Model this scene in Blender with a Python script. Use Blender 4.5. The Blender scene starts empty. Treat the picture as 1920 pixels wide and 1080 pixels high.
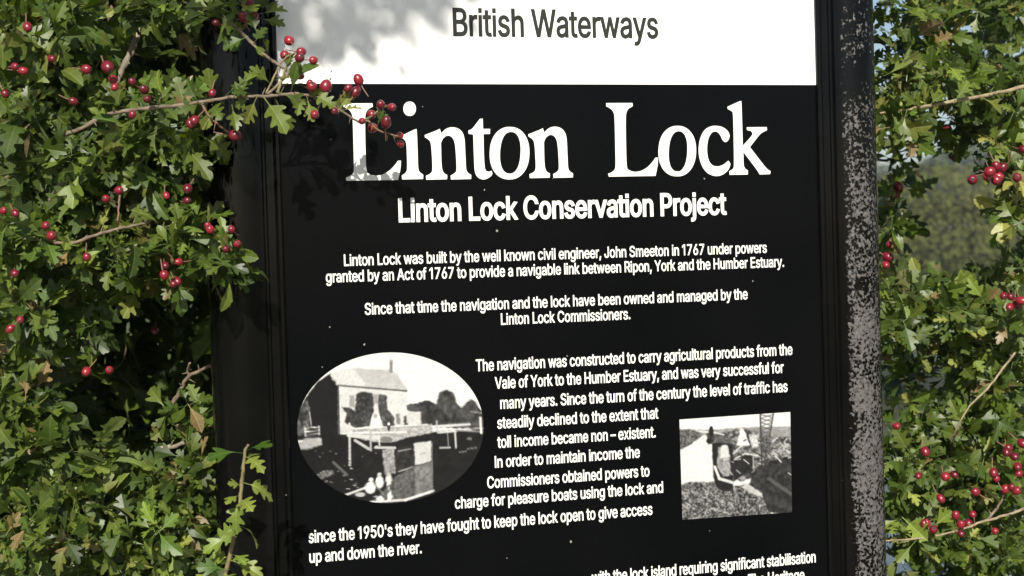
import bpy, math, random, json
import numpy as np
from mathutils import Vector, Matrix
from mathutils.geometry import delaunay_2d_cdt

scn = bpy.context.scene
COL = scn.collection
rng = np.random.default_rng(11)
random.seed(5)

# ------------------------------------------------------------------ camera
ZB = 1.743                       # height of the white/black join on the sign above the ground
FPX = 2800.0                     # focal length in pixels of the 1920 wide photograph
CAM = np.array([-0.54366, -1.65590, ZB - 0.19301])
yw, pt, rl = (math.radians(a) for a in (-16.08367, -1.38013, -1.71116))
base = np.array([[1, 0, 0], [0, 0, -1], [0, 1, 0.]])
def rz(a): return np.array([[math.cos(a), -math.sin(a), 0], [math.sin(a), math.cos(a), 0], [0, 0, 1]])
def rx(a): return np.array([[1, 0, 0], [0, math.cos(a), -math.sin(a)], [0, math.sin(a), math.cos(a)]])
RC = rz(yw) @ base @ rx(pt) @ rz(rl)
cam_data = bpy.data.cameras.new('camera')
cam = bpy.data.objects.new('camera', cam_data); COL.objects.link(cam)
cam.matrix_world = Matrix.Translation(CAM) @ Matrix(RC.tolist()).to_4x4()
cam_data.sensor_width = 36.0
cam_data.lens = FPX / 1920 * 36.0
cam_data.clip_start = 0.05; cam_data.clip_end = 3000
cam_data.dof.use_dof = True
cam_data.dof.focus_distance = 1.72
cam_data.dof.aperture_fstop = 9
scn.camera = cam

# ------------------------------------------------------------------ light
SUN_DIR = np.array([0.36, 1.0, -0.76])          # the way the light travels
sd = SUN_DIR / np.linalg.norm(SUN_DIR)
elev = math.asin(-sd[2]); azim = math.atan2(-sd[0], -sd[1])
world = bpy.data.worlds.new('World'); scn.world = world; world.use_nodes = True
wn = world.node_tree.nodes; wl = world.node_tree.links
sky = wn.new('ShaderNodeTexSky'); sky.sky_type = 'NISHITA'; sky.sun_disc = False
sky.sun_elevation = elev; sky.sun_rotation = azim; sky.dust_density = 1.0; sky.ozone_density = 1.5; sky.altitude = 20
wl.new(sky.outputs[0], wn['Background'].inputs[0]); wn['Background'].inputs[1].default_value = 0.06
sun_d = bpy.data.lights.new('sun', 'SUN'); sun_d.energy = 4.9; sun_d.angle = math.radians(0.5); sun_d.color = (1, 0.95, 0.86)
sun = bpy.data.objects.new('sun', sun_d); COL.objects.link(sun)
sun.rotation_euler = Vector(sd.tolist()).to_track_quat('-Z', 'Y').to_euler()
scn.view_settings.view_transform = 'Standard'; scn.view_settings.look = 'None'
scn.view_settings.gamma = 1; scn.view_settings.use_curve_mapping = False
scn.view_settings.exposure = 0.8

# ------------------------------------------------------------------ helpers
def at(px, py, y=0.0):
    """world point at depth y seen at a pixel of the 1920 x 1080 photograph"""
    d = RC @ np.array([(px - 960) / FPX, -(py - 540) / FPX, -1.0])
    t = (y - CAM[1]) / d[1]
    return CAM + t * d
def link(name, mesh, parent=None):
    o = bpy.data.objects.new(name, mesh); COL.objects.link(o)
    if parent: o.parent = parent
    return o
def empty(name, loc, label, cat, group=None):
    o = bpy.data.objects.new(name, None); COL.objects.link(o); o.location = loc
    o.empty_display_size = 0.1
    return tag(o, label, cat, group)
def tag(o, label, cat, group=None):
    o['label'] = label; o['category'] = cat
    if group: o['group'] = group
    return o
bpy.context.view_layer.update()
def off(parent):
    p = np.zeros(3)
    while parent is not None:
        p += np.array(parent.location); parent = parent.parent
    return p
def mesh_obj(name, V, F, mats, parent=None, smooth=False, mat_idx=None):
    """one mesh object from world coordinates"""
    V = np.asarray(V, float)
    m = bpy.data.meshes.new(name)
    m.from_pydata((V - off(parent)).tolist(), [], [list(map(int, f)) for f in F])
    for mt in (mats if isinstance(mats, (list, tuple)) else [mats]): m.materials.append(mt)
    if mat_idx is not None: m.polygons.foreach_set('material_index', np.asarray(mat_idx, np.int32))
    if smooth: m.polygons.foreach_set('use_smooth', [True] * len(m.polygons))
    m.update()
    return link(name, m, parent)
def struct(name, V, F, mat, smooth=False):
    o = mesh_obj(name, V, F, mat, None, smooth); o['kind'] = 'structure'; return o

# ------------------------------------------------------------------ materials
def new_mat(name):
    m = bpy.data.materials.new(name); m.use_nodes = True
    nt = m.node_tree; b = nt.nodes['Principled BSDF']
    return m, nt, b
def N(nt, kind, **kw):
    n = nt.nodes.new(kind)
    for k, v in kw.items():
        if k.startswith('i_'): n.inputs[k[2:].replace('_', ' ')].default_value = v
        else: setattr(n, k, v)
    return n
def plain(name, col, rough=0.6, spec=0.5):
    m, nt, b = new_mat(name)
    b.inputs['Base Color'].default_value = (*col, 1); b.inputs['Roughness'].default_value = rough
    b.inputs['Specular IOR Level'].default_value = spec
    return m
def ramp(nt, src, stops):
    r = nt.nodes.new('ShaderNodeValToRGB')
    el = r.color_ramp.elements
    while len(el) < len(stops): el.new(0.5)
    for e, (p, c) in zip(el, stops):
        e.position = p; e.color = (*c, 1) if len(c) == 3 else c
    nt.links.new(src, r.inputs[0]); return r
def mixc(nt, fac, a, b):
    x = nt.nodes.new('ShaderNodeMix'); x.data_type = 'RGBA'
    for s, i in ((fac, 0), (a, 6), (b, 7)):
        if hasattr(s, 'is_linked'): nt.links.new(s, x.inputs[i])
        elif isinstance(s, tuple): x.inputs[i].default_value = (*s, 1)
        else: x.inputs[i].default_value = s
    return x.outputs[2]
def math_(nt, op, a, b=0.0, c=None, clamp=False):
    x = nt.nodes.new('ShaderNodeMath'); x.operation = op; x.use_clamp = clamp
    for i, s in enumerate((a, b, c)):
        if s is None: continue
        if hasattr(s, 'is_linked'): nt.links.new(s, x.inputs[i])
        else: x.inputs[i].default_value = s
    return x.outputs[0]

# black sign face: satin black with a few pale specks of dirt and faint dull smears
M_black, nt, b = new_mat('black_sign_face')
tc = N(nt, 'ShaderNodeTexCoord')
vo = N(nt, 'ShaderNodeTexVoronoi', i_Scale=26.0); nt.links.new(tc.outputs['Object'], vo.inputs['Vector'])
spk = math_(nt, 'LESS_THAN', vo.outputs['Distance'], 0.035)
sel = N(nt, 'ShaderNodeSeparateColor'); nt.links.new(vo.outputs['Color'], sel.inputs[0])
spk = math_(nt, 'MULTIPLY', spk, math_(nt, 'GREATER_THAN', sel.outputs[0], 0.86))
nz = N(nt, 'ShaderNodeTexNoise', i_Scale=4.0, i_Detail=5.0); nt.links.new(tc.outputs['Object'], nz.inputs['Vector'])
cr = ramp(nt, nz.outputs[0], [(0.35, (0.0016, 0.0018, 0.0022)), (0.75, (0.0032, 0.0032, 0.0036))])
nt.links.new(mixc(nt, spk, cr.outputs[0], (0.22, 0.22, 0.2)), b.inputs['Base Color'])
rr = ramp(nt, nz.outputs[0], [(0.3, (0.12,) * 3), (0.7, (0.22,) * 3)]); nt.links.new(rr.outputs[0], b.inputs['Roughness'])
b.inputs['Specular IOR Level'].default_value = 0.07

M_white, nt, b = new_mat('white_sign_face')
tc = N(nt, 'ShaderNodeTexCoord')
nz = N(nt, 'ShaderNodeTexNoise', i_Scale=9.0, i_Detail=6.0); nt.links.new(tc.outputs['Object'], nz.inputs['Vector'])
cr = ramp(nt, nz.outputs[0], [(0.3, (0.78, 0.77, 0.74)), (0.7, (0.83, 0.82, 0.8))])
nt.links.new(cr.outputs[0], b.inputs['Base Color']); b.inputs['Roughness'].default_value = 0.5
b.inputs['Specular IOR Level'].default_value = 0.3
M_letter = plain('white_lettering', (0.70, 0.69, 0.64), 0.55, 0.25)
M_dkletter = plain('dark_lettering', (0.02, 0.022, 0.018), 0.5, 0.2)

def paint_mat(name, wear):
    m, nt, b = new_mat(name)
    tc = N(nt, 'ShaderNodeTexCoord')
    n1 = N(nt, 'ShaderNodeTexNoise', i_Scale=7.0, i_Detail=4.0); nt.links.new(tc.outputs['Object'], n1.inputs['Vector'])
    dust = N(nt, 'ShaderNodeTexVoronoi', i_Scale=60.0); nt.links.new(tc.outputs['Object'], dust.inputs['Vector'])
    dsel = N(nt, 'ShaderNodeSeparateColor'); nt.links.new(dust.outputs['Color'], dsel.inputs[0])
    dsp = math_(nt, 'MULTIPLY', math_(nt, 'LESS_THAN', dust.outputs['Distance'], 0.07), math_(nt, 'GREATER_THAN', dsel.outputs[0], 0.88))
    cr = ramp(nt, n1.outputs[0], [(0.3, (0.0012, 0.0012, 0.0015)), (0.8, (0.004, 0.0038, 0.0036))])
    col = mixc(nt, dsp, cr.outputs[0], (0.16, 0.15, 0.13))
    rough = ramp(nt, n1.outputs[0], [(0.3, (0.07,) * 3), (0.75, (0.15,) * 3)]).outputs[0]
    bump_src = n1.outputs[0]
    if wear:
        # weathered paint: a grey crust riddled with dark pits, on the right-hand front of the tube, denser lower down
        sep = N(nt, 'ShaderNodeSeparateXYZ'); nt.links.new(tc.outputs['Object'], sep.inputs[0])
        at_ = N(nt, 'ShaderNodeAttribute', attribute_name='angle')
        mp = N(nt, 'ShaderNodeMapping'); mp.inputs['Scale'].default_value = (1, 1, 0.9); nt.links.new(tc.outputs['Object'], mp.inputs[0])
        f1 = N(nt, 'ShaderNodeTexNoise', i_Scale=250.0, i_Detail=4.0, i_Roughness=0.66); nt.links.new(mp.outputs[0], f1.inputs['Vector'])
        f2 = N(nt, 'ShaderNodeTexNoise', i_Scale=16.0, i_Detail=4.0, i_Roughness=0.6); nt.links.new(mp.outputs[0], f2.inputs['Vector'])
        f3 = N(nt, 'ShaderNodeTexVoronoi', i_Scale=260.0); nt.links.new(mp.outputs[0], f3.inputs['Vector'])
        # window over the tube's angle (attribute in degrees, 0 = straight out of the sign face, + = towards the right)
        a = at_.outputs['Fac']
        wob = math_(nt, 'MULTIPLY', math_(nt, 'SUBTRACT', f2.outputs[0], 0.5), 40.0)
        wob2 = math_(nt, 'MULTIPLY', math_(nt, 'SUBTRACT', f1.outputs[0], 0.5), 22.0)
        aw = math_(nt, 'ADD', a, wob2)
        lo = math_(nt, 'MULTIPLY', math_(nt, 'SUBTRACT', aw, WEAR_A0), 0.07, clamp=True)
        hi = math_(nt, 'MULTIPLY', math_(nt, 'SUBTRACT', WEAR_A1, math_(nt, 'ADD', aw, wob)), 0.05, clamp=True)
        win = math_(nt, 'MULTIPLY', lo, hi)
        zz = math_(nt, 'MULTIPLY_ADD', sep.outputs[2], -2.2, 4.08, clamp=True)     # 1 low on the post, fading towards the top
        zz = math_(nt, 'MULTIPLY_ADD', zz, 0.155, -0.025)
        cov = math_(nt, 'ADD', math_(nt, 'MULTIPLY', win, zz), math_(nt, 'MULTIPLY', math_(nt, 'SUBTRACT', f2.outputs[0], 0.5), 0.6))
        grain = math_(nt, 'ADD', math_(nt, 'MULTIPLY', f1.outputs[0], 0.8), math_(nt, 'MULTIPLY', f3.outputs['Distance'], 0.26))
        msk = math_(nt, 'MULTIPLY', math_(nt, 'SUBTRACT', math_(nt, 'ADD', grain, cov), 0.615), 13.0, clamp=True)
        msk = math_(nt, 'MULTIPLY', msk, math_(nt, 'MULTIPLY', win, 3.0, clamp=True))
        gc = ramp(nt, f1.outputs[0], [(0.3, (0.02, 0.019, 0.018)), (0.7, (0.122, 0.116, 0.109))])
        col = mixc(nt, msk, col, gc.outputs[0])
        rough = mixc(nt, msk, rough, (0.85, 0.85, 0.85))
        bump_src = msk
    nt.links.new(col, b.inputs['Base Color']); nt.links.new(rough, b.inputs['Roughness'])
    bp = N(nt, 'ShaderNodeBump'); bp.inputs['Strength'].default_value = 0.35 if wear else 0.05; bp.inputs['Distance'].default_value = 0.0008 if wear else 0.002
    nt.links.new(bump_src, bp.inputs['Height']); nt.links.new(bp.outputs[0], b.inputs['Normal'])
    b.inputs['Specular IOR Level'].default_value = 0.17
    return m
WEAR_A0, WEAR_A1 = -36.0, 58.0
M_post = paint_mat('glossy_black_paint', False)
M_postworn = paint_mat('weathered_black_paint', True)

def leaf_mat(name, trans=0.36):
    m, nt, b = new_mat(name)
    at_ = N(nt, 'ShaderNodeAttribute', attribute_name='leafcol')
    uv = N(nt, 'ShaderNodeUVMap', uv_map='uv'); sp = N(nt, 'ShaderNodeSeparateXYZ'); nt.links.new(uv.outputs[0], sp.inputs[0])
    ax = math_(nt, 'ABSOLUTE', sp.outputs[0])
    rib = math_(nt, 'LESS_THAN', ax, 0.022)
    # side veins run out and forward from the midrib
    vv = math_(nt, 'FRACT', math_(nt, 'MULTIPLY', math_(nt, 'SUBTRACT', sp.outputs[1], math_(nt, 'MULTIPLY', ax, 0.75)), 5.0))
    ven = math_(nt, 'LESS_THAN', math_(nt, 'ABSOLUTE', math_(nt, 'SUBTRACT', vv, 0.5)), 0.07)
    vn = math_(nt, 'MAXIMUM', rib, math_(nt, 'MULTIPLY', ven, 0.45))
    tc = N(nt, 'ShaderNodeTexCoord')
    nz = N(nt, 'ShaderNodeTexNoise', i_Scale=70.0, i_Detail=4.0); nt.links.new(tc.outputs['Object'], nz.inputs['Vector'])
    hv = N(nt, 'ShaderNodeHueSaturation'); nt.links.new(at_.outputs['Color'], hv.inputs['Color'])
    nt.links.new(math_(nt, 'MULTIPLY_ADD', nz.outputs[0], 0.9, 0.55), hv.inputs['Value'])
    lighter = N(nt, 'ShaderNodeHueSaturation'); nt.links.new(hv.outputs[0], lighter.inputs['Color']); lighter.inputs['Value'].default_value = 1.7; lighter.inputs['Saturation'].default_value = 0.8
    col = mixc(nt, math_(nt, 'MULTIPLY', vn, 0.6), hv.outputs[0], lighter.outputs[0])
    bl = N(nt, 'ShaderNodeTexNoise', i_Scale=28.0, i_Detail=5.0, i_Roughness=.7); nt.links.new(tc.outputs['Object'], bl.inputs['Vector'])
    edge = math_(nt, 'MULTIPLY', math_(nt, 'SUBTRACT', bl.outputs[0], 0.61), 14.0, clamp=True)
    col = mixc(nt, math_(nt, 'MULTIPLY', edge, 0.75), col, (0.15, 0.10, 0.035))
    geo = N(nt, 'ShaderNodeNewGeometry')
    under = N(nt, 'ShaderNodeHueSaturation'); nt.links.new(col, under.inputs['Color']); under.inputs['Value'].default_value = 1.3; under.inputs['Saturation'].default_value = 0.82
    col = mixc(nt, geo.outputs['Backfacing'], col, under.outputs[0])
    nt.links.new(col, b.inputs['Base Color'])
    nt.links.new(math_(nt, 'MULTIPLY_ADD', geo.outputs['Backfacing'], 0.2, 0.42), b.inputs['Roughness'])
    b.inputs['Specular IOR Level'].default_value = 0.38
    bp = N(nt, 'ShaderNodeBump'); bp.inputs['Strength'].default_value = 0.35; bp.inputs['Distance'].default_value = 0.001
    nt.links.new(math_(nt, 'SUBTRACT', nz.outputs[0], math_(nt, 'MULTIPLY', vn, 0.5)), bp.inputs['Height']); nt.links.new(bp.outputs[0], b.inputs['Normal'])
    tr = N(nt, 'ShaderNodeBsdfTranslucent')
    tcol = N(nt, 'ShaderNodeHueSaturation'); nt.links.new(col, tcol.inputs['Color']); tcol.inputs['Value'].default_value = 1.5; tcol.inputs['Saturation'].default_value = 1.15; tcol.inputs['Hue'].default_value = 0.485
    nt.links.new(tcol.outputs[0], tr.inputs['Color'])
    mx = N(nt, 'ShaderNodeMixShader'); mx.inputs[0].default_value = trans
    nt.links.new(b.outputs[0], mx.inputs[1]); nt.links.new(tr.outputs[0], mx.inputs[2])
    nt.links.new(mx.outputs[0], nt.nodes['Material Output'].inputs['Surface'])
    return m
M_leaf = leaf_mat('hawthorn_leaf')

def bark_mat(name, c0, c1):
    m, nt, b = new_mat(name)
    tc = N(nt, 'ShaderNodeTexCoord')
    nz = N(nt, 'ShaderNodeTexNoise', i_Scale=90.0, i_Detail=6.0); nt.links.new(tc.outputs['Object'], nz.inputs['Vector'])
    nt.links.new(ramp(nt, nz.outputs[0], [(0.3, c0), (0.7, c1)]).outputs[0], b.inputs['Base Color'])
    b.inputs['Roughness'].default_value = 0.75
    bp = N(nt, 'ShaderNodeBump'); bp.inputs['Strength'].default_value = 0.5; bp.inputs['Distance'].default_value = 0.002
    nt.links.new(nz.outputs[0], bp.inputs['Height']); nt.links.new(bp.outputs[0], b.inputs['Normal'])
    return m
M_bark = bark_mat('brown_bark', (0.07, 0.05, 0.033), (0.19, 0.145, 0.095))
M_bark_grey = bark_mat('grey_bark', (0.1, 0.085, 0.06), (0.24, 0.2, 0.14))
M_bark_pale = bark_mat('pale_straw_bark', (0.13, 0.10, 0.06), (0.30, 0.24, 0.14))
M_twig = bark_mat('green_twig', (0.09, 0.08, 0.03), (0.2, 0.16, 0.07))

M_berry, nt, b = new_mat('red_haw')
tc = N(nt, 'ShaderNodeTexCoord'); oi = N(nt, 'ShaderNodeObjectInfo')
nz = N(nt, 'ShaderNodeTexNoise', i_Scale=120.0, i_Detail=3.0); nt.links.new(tc.outputs['Object'], nz.inputs['Vector'])
cA = ramp(nt, oi.outputs['Random'], [(0.0, (0.07, 0.004, 0.009)), (0.5, (0.15, 0.007, 0.017)), (1.0, (0.24, 0.014, 0.022))])
cB = mixc(nt, math_(nt, 'MULTIPLY', nz.outputs[0], 0.4), cA.outputs[0], (0.1, 0.008, 0.012))
nt.links.new(cB, b.inputs['Base Color']); b.inputs['Roughness'].default_value = 0.33; b.inputs['Specular IOR Level'].default_value = 0.5
b.inputs['Subsurface Weight'].default_value = 0.0
M_calyx = plain('dark_calyx', (0.035, 0.02, 0.015), 0.8)
M_stalk = plain('reddish_stalk', (0.16, 0.085, 0.05), 0.6)

# ------------------------------------------------------------------ the sign
PW = 0.33                       # half width of the printed panel
YP, RP = 0.020, 0.0355          # post axis and radius
Z0, Z1 = 0.62, 2.12             # panel
sign = empty('information_sign', (0, 0, 0),
             'tall black information sign on two round posts with a white top and white lettering', 'sign')

def tube_ring(path, rad, n=10, cap=True):
    """tube round a path: arrays of verts and faces"""
    P = np.asarray(path, float); rad = np.asarray(rad, float)
    T = np.gradient(P, axis=0); T /= np.linalg.norm(T, axis=1)[:, None]
    ref = np.array([0, 0, 1.0]) if abs(T[0][2]) < 0.8 else np.array([1.0, 0, 0])
    V = []; F = []
    u = np.cross(T[0], ref); u /= np.linalg.norm(u)
    for i in range(len(P)):
        u = u - T[i] * np.dot(u, T[i]); u /= np.linalg.norm(u); w = np.cross(T[i], u)
        for k in range(n):
            a = 2 * math.pi * k / n
            V.append(P[i] + rad[i] * (math.cos(a) * u + math.sin(a) * w))
    for i in range(len(P) - 1):
        for k in range(n):
            F.append((i * n + k, i * n + (k + 1) % n, (i + 1) * n + (k + 1) % n, (i + 1) * n + k))
    if cap:
        F.append(tuple(range(n))[::-1]); F.append(tuple((len(P) - 1) * n + k for k in range(n)))
    return V, F

def box(V, F, x0, x1, y0, y1, z0, z1):
    b0 = len(V)
    V += [(x, y, z) for z in (z0, z1) for y in (y0, y1) for x in (x0, x1)]
    F += [tuple(b0 + i for i in f) for f in ((0, 2, 3, 1), (4, 5, 7, 6), (0, 1, 5, 4), (2, 6, 7, 3), (0, 4, 6, 2), (1, 3, 7, 5))]

def make_post(sx, mat, label=None):
    n = 64; V = []; F = []; A = []
    xp = at(437, 100, YP)[0] if sx < 0 else at(1584, 100, YP)[0]
    zs = [-0.3] + list(np.linspace(0, 2.3, 24)) + [2.312, 2.318]
    rs = [RP] * 25 + [RP * 0.9, RP * 0.6]
    for z, r in zip(zs, rs):
        for k in range(n):
            a = 2 * math.pi * k / n
            V.append((xp + r * math.sin(a), YP - r * math.cos(a), z))
            d = math.degrees(a); A.append(d if d <= 180 else d - 360)
    for i in range(len(zs) - 1):
        for k in range(n):
            F.append((i * n + k, i * n + (k + 1) % n, (i + 1) * n + (k + 1) % n, (i + 1) * n + k))
    F.append(tuple((len(zs) - 1) * n + k for k in range(n)))
    o = mesh_obj('post', V, F, mat, sign, smooth=True)
    at_ = o.data.attributes.new('angle', 'FLOAT', 'POINT'); at_.data.foreach_set('value', np.asarray(A, np.float32))
    if label: o['label'] = label
    return o
make_post(-1, M_post, 'shaded post of clean black paint')
make_post(1, M_postworn, 'sunlit post with a worn grey crust on its paint')

def make_rail(sx):
    """channel between post and panel: an extruded profile with two raised beads"""
    prof = [(PW - 0.002, 0.006), (PW - 0.002, -0.004), (PW + 0.000, -0.0065), (PW + 0.0025, -0.0065), (PW + 0.0045, -0.004), (PW + 0.006, -0.002),
            (PW + 0.014, -0.002), (PW + 0.0155, -0.005), (PW + 0.018, -0.005), (PW + 0.0195, -0.001), (PW + 0.034, 0.002), (PW + 0.034, 0.010)]
    V = []; F = []; n = len(prof)
    for z in (Z0 - 0.02, Z1 + 0.02):
        V += [(sx * x, y, z) for x, y in prof]
    for i in range(n - 1):
        F.append((i, i + 1, n + i + 1, n + i) if sx > 0 else (i, n + i, n + i + 1, i + 1))
    F.append((0, n, 2 * n - 1, n - 1)); F.append(tuple(range(n))); F.append(tuple(range(n, 2 * n)))
    o = mesh_obj('rail', V, F, M_post, sign)
    bv = o.modifiers.new('bevel', 'BEVEL'); bv.width = 0.0006; bv.segments = 2; bv.limit_method = 'ANGLE'
    return o
make_rail(-1); make_rail(1)
for z0, z1 in ((Z0 - 0.05, Z0 - 0.0205), (Z1 + 0.0205, Z1 + 0.06)):
    V = []; F = []; box(V, F, -PW - 0.04, PW + 0.04, -0.008, 0.012, z0, z1)
    mesh_obj('cross_rail', V, F, M_post, sign)
V = []; F = []; box(V, F, -PW + 0.0005, PW - 0.0005, 0.0, 0.005, Z0, ZB)
panel = mesh_obj('panel', V, F, M_black, sign)
V = []; F = []; box(V, F, -PW + 0.0005, PW - 0.0005, -0.0004, 0.005, ZB + 0.0002, Z1)
header = mesh_obj('header_panel', V, F, M_white, sign)

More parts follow.
